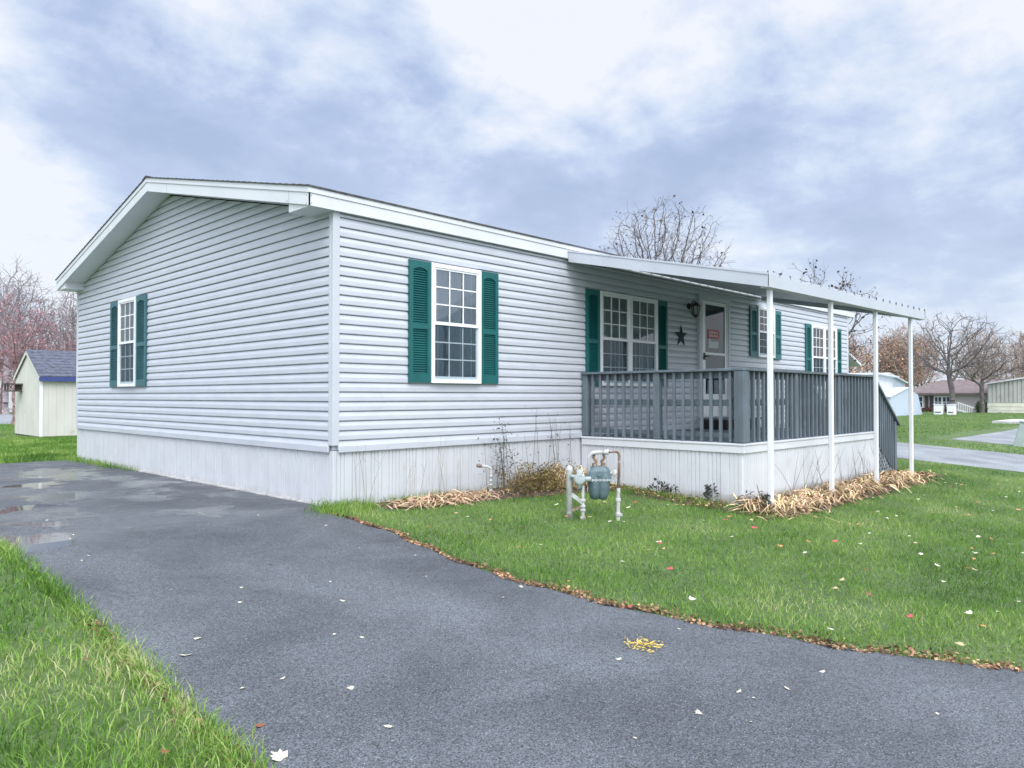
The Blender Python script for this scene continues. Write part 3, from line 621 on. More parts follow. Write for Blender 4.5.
# --- star
b = MB(); c = (6.735, -.022, 2.175); pts = []
for k in range(10):
    rr = .205 if k % 2 == 0 else .082; t = math.pi/2+k*math.pi/5; pts.append((c[0]+rr*math.cos(t), c[1], c[2]+rr*math.sin(t)))
b.add([(c[0], c[1]-.045, c[2])]+pts+[(c[0], c[1], c[2])], [(0, 1+k, 1+(k+1) % 10) for k in range(10)]+[(11, 1+(k+1) % 10, 1+k) for k in range(10)])
tag(b.build('star_decoration', 'starmat'), 'dark metal barn star hung on the siding beside the door', 'wall decoration')

# ------------------------------------------------------------------ porch
PX0, PX1, PY, FZ = 4.056, 8.62, -2.50, .60
porch = thing('porch', (PX0, -1.2, 0), 'raised wooden porch with grey railing and white ribbed skirting', 'porch')
b = MB(); ribbed(b, lambda u, o, z: (PX0+.02-o, u, z), PY+.02, -.02, lambda u: gz(u)-.05, .485, 9, .075); b.build('side_skirting', 'porch_skirt', porch)
b = MB(); ribbed(b, lambda u, o, z: (u, PY+.02-o, z), PX0+.02, PX1, lambda u: gz(PY)-.05, .485, 11, .075); b.build('front_skirting', 'porch_skirt', porch)
b = MB(); b.bbox(PX0-.012, PX0+.02, PY-.012, -.035, .475, .565, .004); b.bbox(PX0-.022, PX0+.02, PY-.022, -.035, .566, .592, .004); b.build('rim_board', 'trim', porch)
b = MB(); b.bbox(PX0+.021, PX1, PY-.012, PY+.02, .4755, .5645, .004); b.bbox(PX0+.021, PX1, PY-.022, PY+.02, .5665, .5915, .004); b.build('rim_board', 'trim', porch)
b = MB(); y = PY+.025
while y < -.06:
    b.bbox(PX0+.025, PX1-.01, y, min(y+.135, -.03), .565, FZ, .004); y += .14
b.build('deck_boards', 'deckgrey', porch)
b = MB(); b.box(PX0+.03, PX1-.02, PY+.03, -.04, .40, .555); b.build('joists', 'deckdark', porch)
RT = 1.50
def post(x, y, z0, z1, s=.088, m='deckgrey'):
    b = MB(); b.bbox(x-s/2, x+s/2, y-s/2, y+s/2, z0, z1, .006); return b.build('railing_post', m, porch)
def baluster(x, y, z0, z1, w_=.036, d=.036, m='deckgrey'):
    b = MB(); b.bbox(x-w_/2, x+w_/2, y-d/2, y+d/2, z0, z1, .003); return b.build('baluster', m, porch)
xl = PX0+.05; yf = PY+.05
posts_y = [-.08, -1.27, yf]
for y in posts_y: post(xl, y, FZ, RT-.035, .13 if y == yf else .092)
b = MB(); b.bbox(xl-.07, xl+.06, yf-.07, -.03, RT-.033, RT, .006); b.build('top_rail', 'deckgrey', porch)
b = MB(); b.bbox(xl+.018, xl+.05, yf+.05, -.12, RT-.12, RT-.035, .004); b.bbox(xl+.019, xl+.05, yf+.05, -.12, FZ+.44, FZ+.52, .004); b.bbox(xl+.019, xl+.05, yf+.05, -.12, FZ+.05, FZ+.11, .004); b.build('inner_rails', 'deckgrey', porch)
for a, c in ((posts_y[0], posts_y[1]), (posts_y[1], posts_y[2])):
    for i in range(8): baluster(xl-.0185, a+(c-a)*(i+1)/9, FZ+.0, RT-.034)
posts_x = [xl, 5.60, 7.10, PX1-.05]
for x in posts_x[1:]: post(x, yf, FZ, RT-.035)
b = MB(); b.bbox(xl+.061, PX1+.02, yf-.071, yf+.06, RT-.0325, RT+.0005, .006); b.build('top_rail', 'deckgrey', porch)
b = MB(); b.bbox(xl+.07, PX1-.1, yf+.019, yf+.05, RT-.12, RT-.035, .004); b.bbox(xl+.07, PX1-.1, yf+.02, yf+.05, FZ+.44, FZ+.52, .004); b.bbox(xl+.07, PX1-.1, yf+.02, yf+.05, FZ+.05, FZ+.11, .004); b.build('inner_rails', 'deckgrey', porch)
for a, c in zip(posts_x[:-1], posts_x[1:]):
    for i in range(10): baluster(a+(c-a)*(i+1)/11, yf-.0185, FZ, RT-.034, .038)
# end railing (far side) between the house and the stairs
xe = PX1-.05; ys_ = -1.35
post(xe, ys_, FZ, RT-.035); post(xe, -.08, FZ, RT-.035)
b = MB(); b.bbox(xe-.06, xe+.07, ys_-.05, -.03, RT-.033, RT, .006); b.build('top_rail', 'deckgrey', porch)
for i in range(8): baluster(xe+.0185, ys_+(-.08-ys_)*(i+1)/9, FZ, RT-.034)
# stairs down towards +X
gb = gz(PY)
b = MB()
for k in range(4):
    x = PX1+.02+k*.26; z = FZ-.17-k*.175; b.bbox(x, x+.29, yf+.03, ys_+.05, z-.035, z, .004); b.box(x, x+.02, yf+.035, ys_+.045, z-.17, z-.036)
b.build('steps', 'deckgrey', porch)
for y in (yf, ys_):
    b = MB(); b.beam((PX1-.02, y-.01, RT-.075), (9.78, y-.01, .66), .13, .035); b.build('stair_rail', 'deckgrey', porch)
    b = MB(); b.bbox(9.59, 9.68, y-.045, y+.045, gb-.05, .73, .005); b.build('stair_post', 'deckgrey', porch)
    for i in range(9):
        x = PX1+.06+i*.103; zt2 = RT-.075-(x-PX1+.02)*(RT-.075-.66)/(9.78-PX1+.02)-.01
        baluster(x, y-.0185, FZ-.16-i*.066 if y == yf else FZ-.3-i*.08, zt2, .038)
# lattice in the triangle below the stairs
b = MB(); yl = yf-.045
for k in range(-8, 16):
    for sg_ in (1, -1):
        pts = []
        for t in np.linspace(0, 1, 41):
            x = PX1+t*.95; z = gb+.02+sg_*(x-PX1)+k*.12 - (.0 if sg_ > 0 else -.45)
            lim = FZ-.20-(x-PX1)*.62
            if gb < z < lim: pts.append((x, z))
        if len(pts) > 1:
            (xa, za), (xb, zb) = pts[0], pts[-1]
            if xb-xa > .03: b.beam((xa, yl-(.005 if sg_ > 0 else -.003), za), (xb, yl-(.005 if sg_ > 0 else -.003), zb), .006, .034)
b.build('lattice', 'latticegrey', porch)
b = MB(); b.prism([(PX1+.02, yl+.03, gb), (9.57, yl+.03, gb), (9.57, yl+.03, gb+.06), (PX1+.02, yl+.03, FZ-.16)], (0, .01, 0)); b.build('understair_shade', 'black', porch)  # black sheet standing in for the shade behind the lattice
# step platform at the door
st = thing('door_step', (7.8, -.35, FZ), 'low grey wooden step with dark open front below the storm door', 'step')
b = MB(); b.bbox(7.2, 8.45, -.62, -.08, FZ+.155, FZ+.185, .005); b.build('tread', 'deckgrey', st)
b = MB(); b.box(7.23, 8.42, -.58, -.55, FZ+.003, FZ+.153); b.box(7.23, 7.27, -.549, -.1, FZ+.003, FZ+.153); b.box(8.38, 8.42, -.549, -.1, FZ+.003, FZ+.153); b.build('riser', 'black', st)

# ------------------------------------------------------------------ awning
AX0, AX1 = 3.71, 9.60
aw = thing('porch_awning', (AX0, -2.9, -.19), 'white flat metal awning over the porch carried on four thin posts', 'awning')
def az(x, y):       # top surface: slopes down to the front, lifts slightly to the far end
    t = (-EV-y)/(2.98-EV); return 3.185+(2.534-3.185)*t + .06*t*(x-AX0)/(AX1-AX0)
yB, yF = -EV-.012, -2.98
nP = 20; pw = (AX1-AX0)/nP; b = MB()
for i in range(nP):
    a = AX0+i*pw; c = a+pw; prof = [(a, .0), (a+.012, -.0), (a+.016, -.055), (c-.016, -.055), (c-.012, 0), (c, 0)]
    vs = []
    for y in (yB, yF+.03):
        vs += [(x, y, az(x, y)-.015+o) for x, o in prof]
    b.add(vs, [(j, j+1, j+7, j+6) for j in range(5)])
b.build('roof_pans', 'pan', aw)
b = MB()
for i in range(nP+1):
    x = AX0+i*pw; b.beam((x, yB-.005, az(x, yB)-.004), (x, yF-.0, az(x, yF)+.004), .012, .022)
b.build('pan_seams', 'awning', aw)
def slab(b, P, Q, th, dz0, dz1):   # vertical board between plan points P,Q following az
    (xa, ya), (xb, yb) = P, Q; d = Vector((xb-xa, yb-ya, 0)).normalized(); nrm = Vector((d.y, -d.x, 0))*th
    b.prism([(xa, ya, az(xa, ya)+dz0), (xb, yb, az(xb, yb)+dz0), (xb, yb, az(xb, yb)+dz1), (xa, ya, az(xa, ya)+dz1)], nrm)
b = MB(); slab(b, (AX0, yB), (AX0, yF), -.02, -.150, -.012); slab(b, (AX0-.008, yB), (AX0-.008, yF), -.03, -.010, .006); b.build('side_fascia', 'awning', aw)
b = MB(); slab(b, (AX1, yB), (AX1, yF), .02, -.150, -.012); slab(b, (AX1+.008, yB), (AX1+.008, yF), .03, -.010, .006); b.build('side_fascia', 'awning', aw)
b = MB(); slab(b, (AX0+.001, yF), (AX1-.001, yF), -.025, -.145, -.006)
b.beam((AX0+.02, yF+.06, az(AX0, yF)-.145), (AX1-.02, yF+.06, az(AX1, yF)-.145), .07, .012); b.build('front_gutter', 'awning', aw)
b = MB()
for i in range(nP+1):
    x = AX0+.01+i*pw*.995; b.box(x-.003, x+.003, yF-.002, yF+.012, az(x, yF)-.012, az(x, yF)+.036)
b.build('seam_ends', 'stalk', aw)
for i, x in enumerate((3.945, 5.735, 7.44, 9.10)):
    y = -2.89; b = MB(); b.bbox(x-.028, x+.028, y-.028, y+.028, gz(y)-.05, az(x, y)-.075, .008); b.build('post', 'pole', aw, label=['corner awning post with chipped foot', None, None, 'farthest awning post standing in the grass'][i])

# ------------------------------------------------------------------ gas meter
rx, ry = math.sin(YAW), -math.cos(YAW)
G0 = Vector((1.93, -1.90, gz(-1.9)))
gm = thing('gas_meter', G0, 'blue-grey gas meter hung in a white pipe stand on the lawn', 'gas meter')
def gp(u, v, z): return (G0.x+u*rx-v*ry*-1*0+v*(-ry), G0.y+u*ry+v*rx, G0.z+z)   # u across, v away from the camera
b = MB(); b.lathe(gp(-.255, -.05, 0), [(.034, -.08), (.033, .50), (.036, .51), (.036, .53), (.024, .555), (.006, .565)], 14); b.build('bollard_pipe', 'pipe', gm, True)
b = MB(); b.tube([gp(-.12, -.10, -.06), gp(-.12, -.10, .36)], .017, 10)
for z in (.03, .11, .15, .21): b.lathe(gp(-.12, -.10, 0), [(.024, z-.014), (.028, z-.008), (.028, z+.008), (.024, z+.014)], 8)
b.build('riser_pipe', 'pipe', gm)
b = MB(); c0 = Vector(gp(-.155, -.12, .43)); ax = Vector((-ry, rx, 0)).normalized()
b.tube([c0-ax*.035, c0-ax*.03, c0-ax*.005, c0+ax*.005, c0+ax*.03, c0+ax*.05], [.04, .055, .064, .064, .05, .025], 18)
b.tube([c0+Vector((0, 0, -.10)), c0+Vector((0, 0, .10))], [.028, .030], 12); b.tube([gp(-.25, -.1, .46), gp(-.155, -.12, .45)], .02, 8)
b.tube([c0, gp(-.04, -.10, .43)], .026, 8); b.build('regulator', 'meterlight', gm, True)
b = MB(); b.tube([gp(-.05, 0, .42), gp(-.05, 0, .62), gp(-.04, 0, .66), gp(-.01, 0, .69), gp(.03, 0, .695), gp(.10, 0, .70)], .021, 10); b.tube([gp(.10, 0, .70), gp(.16, 0, .70)], .028, 8); b.build('inlet_pipe', 'pipe', gm, True)
b = MB(); b.tube([gp(.15, 0, .70), gp(.235, 0, .705), gp(.262, 0, .695), gp(.270, 0, .66), gp(.262, 0, .30)], .014, 8); b.build('outlet_pipe', 'rust', gm, True, label='rusty outlet pipe')
b = MB(); b.tube([gp(.262, 0, .325), gp(.255, 0, -.06)], .020, 8)
for z in (.05, .20): b.lathe(gp(.258, 0, 0), [(.024, z-.02), (.028, z-.012), (.028, z+.012), (.024, z+.02)], 8)
b.lathe(gp(.29, 0, 0), [(.012, .03), (.014, .06)], 6); b.build('outlet_riser', 'pipe', gm)
for u in (.015, .105):
    s = 1 if u > .05 else -1
    b = MB(); b.tube([gp(u, .02, .69), gp(u+.012*s, .02, .64), gp(u-.018*s, .02, .60), gp(u, .02, .565)], .016, 8); b.lathe(gp(u, .02, 0), [(.026, .55), (.026, .585)], 8); b.build('swivel', 'rust', gm)
MX, MY = .06, .04
b = MB()
def mring(z, hw, hd, ch):
    return [gp(MX+a, MY+c, z) for a, c in ((-hw+ch, -hd), (hw-ch, -hd), (hw, -hd+ch), (hw, hd-ch), (hw-ch, hd), (-hw+ch, hd), (-hw, hd-ch), (-hw, -hd+ch))]
def mstack(b, rings):
    vs = []; [vs.extend(mring(*r_)) for r_ in rings]; fs = [tuple(range(7, -1, -1)), tuple((len(rings)-1)*8+i for i in range(8))]
    for k in range(len(rings)-1): fs += [(k*8+i, k*8+(i+1) % 8, k*8+8+(i+1) % 8, k*8+8+i) for i in range(8)]
    b.add(vs, fs)
mstack(b, [(.42, .125, .08, .03), (.43, .128, .085, .03), (.50, .122, .08, .035), (.535, .10, .065, .04), (.55, .07, .05, .03)]); b.build('meter_head', 'meter', gm)
b = MB(); mstack(b, [(.405, .135, .095, .02), (.42, .135, .095, .02)])
for u in np.linspace(-.12, .12, 7): b.lathe(gp(MX+u, MY-.096, 0), [(.008, .398), (.008, .428)], 6)
b.build('meter_flange', 'meterlight', gm)
b = MB()
for s in (-1, 1):
    vs = []; rings = [(.405, .076), (.34, .074), (.27, .064), (.225, .052), (.205, .034), (.20, .012)]
    for z, rad in rings: vs += [gp(MX+s*.042+rad*math.cos(t), MY+1.35*rad*math.sin(t), z) for t in (k*math.pi/7 for k in range(14))]
    b.add(vs, [(k*14+i, k*14+14+i, k*14+14+(i+1) % 14, k*14+(i+1) % 14) for k in range(5) for i in range(14)]+[tuple((5*14+i) for i in range(14))])
b.build('meter_body', 'meter', gm, True)
b = MB(); c1 = Vector(gp(MX, MY-.08, .475)); b.tube([c1, c1-ax*.02], [.030, .028], 16); b.build('dial', 'meter', gm)
b = MB(); b.beam(gp(-.235, -.07, .27), gp(-.125, -.11, .19), .012, .04); b.build('brace', 'pipe', gm)
b = MB(); b.beam(gp(-.235, -.07, .10), gp(-.125, -.11, .155), .012, .028); b.build('brace', 'rust', gm, label='rusty lower brace')
b = MB(); b.tube([gp(.17, 0, .48), gp(.245, 0, .49)], .020, 8); b.lathe(gp(.215, 0, 0), [(.026, .455), (.034, .47), (.034, .50), (.026, .515)], 8); b.build('side_fitting', 'pipe', gm)
# capped pipe by the wall
cp = thing('capped_pipe', (1.93, -.36, gz(-.36)), 'bent grey pipe with rusty end standing by the front skirting', 'pipe')
b = MB(); z0 = gz(-.36); b.tube([(1.93, -.36, z0-.03), (1.93, -.36, z0+.30), (1.92, -.36, z0+.335), (1.88, -.35, z0+.35), (1.78, -.33, z0+.365)], .017, 10)
for z in (.05, .12, .17, .22): b.lathe((1.93, -.36, z0), [(.021, z), (.021, z+.025)], 8)
b.build('pipe_body', 'pipe', cp, True)
b = MB(); b.tube([(1.80, -.334, z0+.362), (1.745, -.322, z0+.37)], .022, 8); b.build('pipe_cap', 'rust', cp)

# ------------------------------------------------------------------ shed
shed = thing('garden_shed', (1.45, 17.1, 0), 'cream board shed with blue-grey shingle roof and blue eave trim', 'shed')
sx0, sx1, sy0, sy1, se, sp_ = 1.45, 6.0, 17.1, 19.8, 1.74, 2.47; sym = (sy0+sy1)/2
b = MB(); x = sx0
while x < sx1: b.box(x, min(x+.195, sx1), sy0, sy0+.03, .04, se); b.box(x+.19, x+.20, sy0+.006, sy0+.02, .04, se); x += .20
b.build('wall', 'shedwall', shed); b = MB(); b.box(sx0, sx1, sy1-.03, sy1, .04, se); b.build('rear_wall', 'shedwall', shed)
for xx in (sx0, sx1-.03):
    b = MB(); y = sy0+.03
    while y < sy1-.03:
        y1 = min(y+.195, sy1-.03); top = lambda q: se+(sp_-se)*(1-abs(q-sym)/((sy1-sy0)/2))
        b.prism([(xx, y, .04), (xx, y1, .04), (xx, y1, top(y1)), (xx, y, top(y))], (.03, 0, 0)); b.box(xx+.01, xx+.025, y+.19, y+.20, .04, top(y1)-.02)
        y += .20
    b.build('gable_end', 'shedwall', shed)
b = MB(); b.box(sx0-.02, sx0+.06, sy0-.018, sy0-.001, .03, se); b.build('corner_board', 'window', shed)
b = MB()
for s in (-1, 1):
    ye = sym+s*((sy1-sy0)/2+.10); ze_ = se-.05; xx = sx0-.06
    for k in range(9):
        a, c = k/9, (k+1)/9; ya, za = ye+(sym-ye)*a, ze_+(sp_+.02-ze_)*a; yb, zb = ye+(sym-ye)*c, ze_+(sp_+.02-ze_)*c
        b.prism([(xx, ya, za+.02), (xx, yb, zb+.02), (xx, yb, zb+.035), (xx, ya, za+.045)], (sx1-sx0+.12, 0, 0))
b.build('roof', 'shedroof', shed)
b = MB(); b.box(sx0-.055, sx1+.05, sy0-.13, sy0-.105, se-.16, se-.035); b.build('eave_trim', 'blue', shed)
b = MB()
for s in (-1, 1):
    ye = sym+s*((sy1-sy0)/2+.09); b.beam((sx0-.045, ye, se-.07), (sx0-.045, sym, sp_-.03), .02, .09, (0, 0, 1))
b.build('rake_trim', 'shedwall', shed)
b = MB(); b.box(sx0, sx1, sy0, sy0+.05, 0, .04); b.box(sx0, sx0+.05, sy0+.05, sy1, 0, .04); b.build('skid', 'wood', shed)
fb = thing('bird_feeder', (1.2, 19.2, 1.3), 'dark wooden shelf box fixed to the shed gable', 'feeder')
b = MB(); b.box(1.02, 1.44, 18.95, 19.4, 1.50, 1.54); b.build('roof', 'wood', fb)
b = MB(); b.box(1.06, 1.44, 19.0, 19.35, 1.30, 1.34); b.box(1.06, 1.10, 19.0, 19.04, 1.34, 1.5); b.box(1.06, 1.10, 19.31, 19.35, 1.34, 1.5); b.box(1.3, 1.44, 19.1, 19.25, 1.341, 1.5); b.build('tray', 'wood', fb)

# ------------------------------------------------------------------ neighbouring buildings
def gable_house(name, x0, x1, y0, y1, z0, ze_, zr_, wm, rm, label, cat='house', ridge='x', ov=.3):
    h = thing(name, (x0, y0, z0), label, cat); b = MB()
    b.box(x0, x1, y0, y1, z0, ze_)
    if ridge == 'x': ym = (y0+y1)/2; [b.prism([(x, y0, ze_), (x, ym, zr_), (x, y1, ze_)], (.05, 0, 0)) for x in (x0+.001, x1-.051)]
    else: xm = (x0+x1)/2; [b.prism([(x0, y, ze_), (xm, y, zr_), (x1, y, ze_)], (0, .05, 0)) for y in (y0+.001, y1-.051)]
    b.build('wall', wm, h)
    b = MB(); t = .10
    if ridge == 'x':
        s = (zr_-ze_)/((y1-y0)/2)
        for q in (0, 1):
            ye = y0-ov if q == 0 else y1+ov; b.prism([(x0-ov, ye, ze_-s*ov), (x0-ov, ym, zr_), (x0-ov, ym, zr_+t), (x0-ov, ye, ze_-s*ov+t)], (x1-x0+2*ov, 0, 0))
    else:
        s = (zr_-ze_)/((x1-x0)/2)
        for q in (0, 1):
            xe_ = x0-ov if q == 0 else x1+ov; b.prism([(xe_, y0-ov, ze_-s*ov), (xm, y0-ov, zr_), (xm, y0-ov, zr_+t), (xe_, y0-ov, ze_-s*ov+t)], (0, y1-y0+2*ov, 0))
    b.build('roof', rm, h)
    return h
def xwin(h, x, y0, y1, z0, z1, m='farglass', name='window'):      # window on a wall facing -X
    f = MB(); f.box(x-.04, x-.002, y0-.06, y1+.06, z0-.06, z1+.06); w_ = f.build(name, 'window', h)
    g = MB(); g.box(x-.055, x-.041, y0, y1, z0, z1); g.build('pane', m, w_)
    if name == 'window':
        g = MB(); g.box(x-.062, x-.056, (y0+y1)/2-.02, (y0+y1)/2+.02, z0, z1); g.box(x-.062, x-.056, y0, y1, (z0+z1)/2-.02, (z0+z1)/2+.02); g.build('sash_bar', 'window', w_)
# neighbour just past the end of the house (only its rake is seen)
nb = gable_house('neighbour_house', 20.2, 29.3, 5.4, 13, 0, 2.6, 4.1, 'greygable', 'farwall', 'grey house with white rake board just past the end wall', ridge='y', ov=.4)
wh1 = gable_house('white_outbuilding', 38.5, 45.2, 8.5, 13.5, 0, 2.32, 2.45, 'farwall', 'trim', 'white flat-roofed building seen behind the stair railing', 'building', ridge='y')
wh2 = gable_house('pale_blue_house', 44, 51.0, 9.5, 14.5, 0, 2.05, 2.6, 'farblue', 'trim', 'pale blue building between the white building and brown-roofed house', 'building', ridge='y', ov=.15)
wb = MB(); wb.box(46.1, 46.4, 9.46, 9.499, .9, 1.5); wb.build('window', 'farglass', wh2)
# slanted pale shed in front
sh2 = thing('lean_to_shed', (49.6, 8.4, 0), 'pale blue lean-to shed with sloping sides behind the far awning post', 'shed'); b = MB()
b.prism([(41.5, 7.5, 0), (47.6, 7.5, 0), (46.7, 7.5, 1.25), (44.7, 7.5, 1.66), (41.5, 7.5, 1.1)], (0, 1.0, 0)); b.build('wall', 'farblue', sh2)
b = MB(); b.beam((41.4, 7.98, 1.12), (44.75, 7.98, 1.70), 1.1, .05); b.build('roof', 'farblue', sh2)
# brown-roofed house
fh = thing('ranch_house', (58, 8, 0), 'pinkish single-storey house with brown hipped roof behind the bare tree', 'house')
b = MB(); b.box(58.5, 66, 1.5, 11.6, -.3, 1.45); b.build('wall', 'farpink', fh)
b = MB(); b.add([(58.0, 1.0, 1.42), (58.0, 12.1, 1.42), (66.5, 12.1, 1.42), (66.5, 1.0, 1.42), (61.5, 4.2, 2.45), (61.5, 9.9, 2.45), (58.0, 1.0, 1.30), (58.0, 12.1, 1.30), (66.5, 12.1, 1.30), (66.5, 1.0, 1.30)], [(0, 1, 5, 4), (1, 2, 5), (2, 3, 4, 5), (3, 0, 4), (0, 6, 7, 1), (1, 7, 8, 2), (2, 8, 9, 3), (3, 9, 6, 0), (6, 7, 8, 9)]); b.build('roof', 'farroof', fh)
for (a, c) in ((10.5, 11.2), (9.2, 9.62), (8.65, 9.08), (5.0, 5.6)): xwin(fh, 58.5, a, c, .35, 1.1)
for y in (10.2, 9.86, 8.45, 5.85, 4.75): b = MB(); b.box(58.43, 58.49, y-.12, y+.12, .2, 1.2); b.build('shutter', 'fardark', fh)
xwin(fh, 58.5, 3.9, 4.35, -.2, 1.15, 'farpink', 'door')
b = MB()
for i in range(7): b.box(57.2, 57.26, 6.9+i*.14, 6.94+i*.14, -.2+.09*i*.6, .35+.09*i*.6)
b.beam((57.23, 6.8, .33), (57.23, 7.85, .72), .08, .08); b.beam((57.23, 6.8, -.15), (57.23, 7.85, .2), .08, .1); b.build('entry_steps', 'window', fh)
# corrugated building on the right
mb_ = thing('metal_building', (57.5, 2, 0), 'pale corrugated metal building at the right edge of the lawn', 'building')
ym0, ym1 = 6.0, -4.0; pk = 4.2
def mtop(y): return 2.42-(abs(y-3.6))*.17 if y < 6.1 else 2
b = MB(); y = ym1
while y < ym0-.01:
    y1 = y+.25
    for (a, c, o) in ((y, y+.19, 0), (y+.19, y1, .05)):
        b.prism([(57.5+o, a, .72), (57.5+o, c, .72), (57.5+o, c, mtop(c)), (57.5+o, a, mtop(a))], (.05, 0, 0))
    y = y1
b.build('upper_wall', 'metalup', mb_)
b = MB(); b.box(57.44, 57.6, ym1, ym0, -.33, .70)
for i in range(3): b.box(57.42, 57.439, ym1, ym0, -.05+i*.25, .0+i*.25)
b.build('lower_wall', 'metallow', mb_)
b = MB(); b.prism([(57.35, ym0+.1, mtop(ym0)), (57.35, 3.6, 2.43), (57.35, ym1, mtop(ym1)), (57.35, ym1, mtop(ym1)+.09), (57.35, 3.6, 2.52), (57.35, ym0+.1, mtop(ym0)+.08)], (9, 0, 0)); b.build('roof', 'trim', mb_)
b = MB(); b.box(57.6, 66, ym0-.1, ym0, -.3, 1.95); b.build('side_wall', 'metalup', mb_)
# mobile home far left
wl = thing('white_trailer', (2, 58, 0), 'long white trailer home across the back road, half behind the red tree', 'house')
b = MB(); b.box(-14, 9.6, 58, 62, .25, 3.0); b.build('wall', 'farwall', wl)
b = MB(); b.box(-14, 9.6, 58.05, 62, 0, .249); b.build('skirting', 'trim', wl)
b = MB(); b.box(-14.2, 9.8, 57.8, 62.2, 3.0, 3.12); b.build('roof', 'trim', wl)
# cabinets by the big tree, hedges, pedestal
for i, (x, y, s, lb) in enumerate(((47.9, 6.65, .62, 'left one of two white utility cabinets under the big bare tree'), (47.9, 5.95, .55, 'right one of two white utility cabinets under the big bare tree'))):
    t = thing('utility_cabinet', (x, y, -.02), lb, 'cabinet'); b = MB(); b.bbox(x-.22, x+.22, y-s*.4, y+s*.4, 0, .62, .03); b.build('body', 'window', t); b = MB(); b.bbox(x-.25, x+.25, y-s*.4-.03, y+s*.4+.03, .60+.02, .68, .02); b.build('lid', 'trim', t); b = MB(); b.box(x-.24, x-.221, y-s*.4+.08, y+s*.4-.08, .15, .2); b.build('vent', 'fardark', t)
def leafball(c, r, n, sz, seed):
    rr = np.random.default_rng(seed); d = rr.normal(size=(n, 3)); d /= np.linalg.norm(d, axis=1)[:, None]; P = np.array(c)+d*np.array(r)*rr.uniform(.55, 1.05, (n, 1)); P[:, 2] = np.maximum(P[:, 2], c[2]-r[2]*.98)
    return quads(P, sz, rr)
def quads(P, sz, rr, flat=1.0, aspect=.55):
    n = len(P); a = rr.normal(size=(n, 3)); a[:, 2] *= flat; a /= np.linalg.norm(a, axis=1)[:, None]; q = rr.normal(size=(n, 3)); b_ = np.cross(a, q); b_ /= np.linalg.norm(b_, axis=1)[:, None]
    s = sz*rr.uniform(.6, 1.4, (n, 1)); V = np.stack([P-a*s, P+b_*s*aspect, P+a*s, P-b_*s*aspect], 1).reshape(-1, 3); F = np.arange(4*n).reshape(n, 4); return V, F
for (c, r, m, lb) in (((57.9, 9.95, .0), (.35, .55, .34), 'hedgebrown', 'left of two low brown shrubs under the ranch house windows'), ((57.9, 8.9, .0), (.35, .5, .36), 'hedgebrown', 'right of two low brown shrubs under the ranch house windows'), ((57.6, 6.35, .28), (.4, .42, .62), 'hedge', 'dark green clipped shrub beside the white entry steps'), ((57.8, 5.0, -.05), (.4, .9, .26), 'hedge', 'low dark green shrub row at the ranch house door')):
    V, F = leafball(c, r, 1400, .06, 5); o_ = npmesh('shrub', V, F, m); tag(o_, lb, 'shrub')
pd = thing('utility_pedestal', (19.4, -2.55, -.17), 'leaning grey-green utility pedestal beside the road at right', 'utility box')
b = MB(); pd.rotation_euler = (R(14), R(3), 0)
b.bbox(19.30, 19.52, -2.68, -2.44, -.25, .46, .02); b.build('body', 'pedestal', pd)
b = MB(); b.bbox(19.28, 19.54, -2.70, -2.42, .461, .52, .02); b.build('cap', 'pedestal', pd)

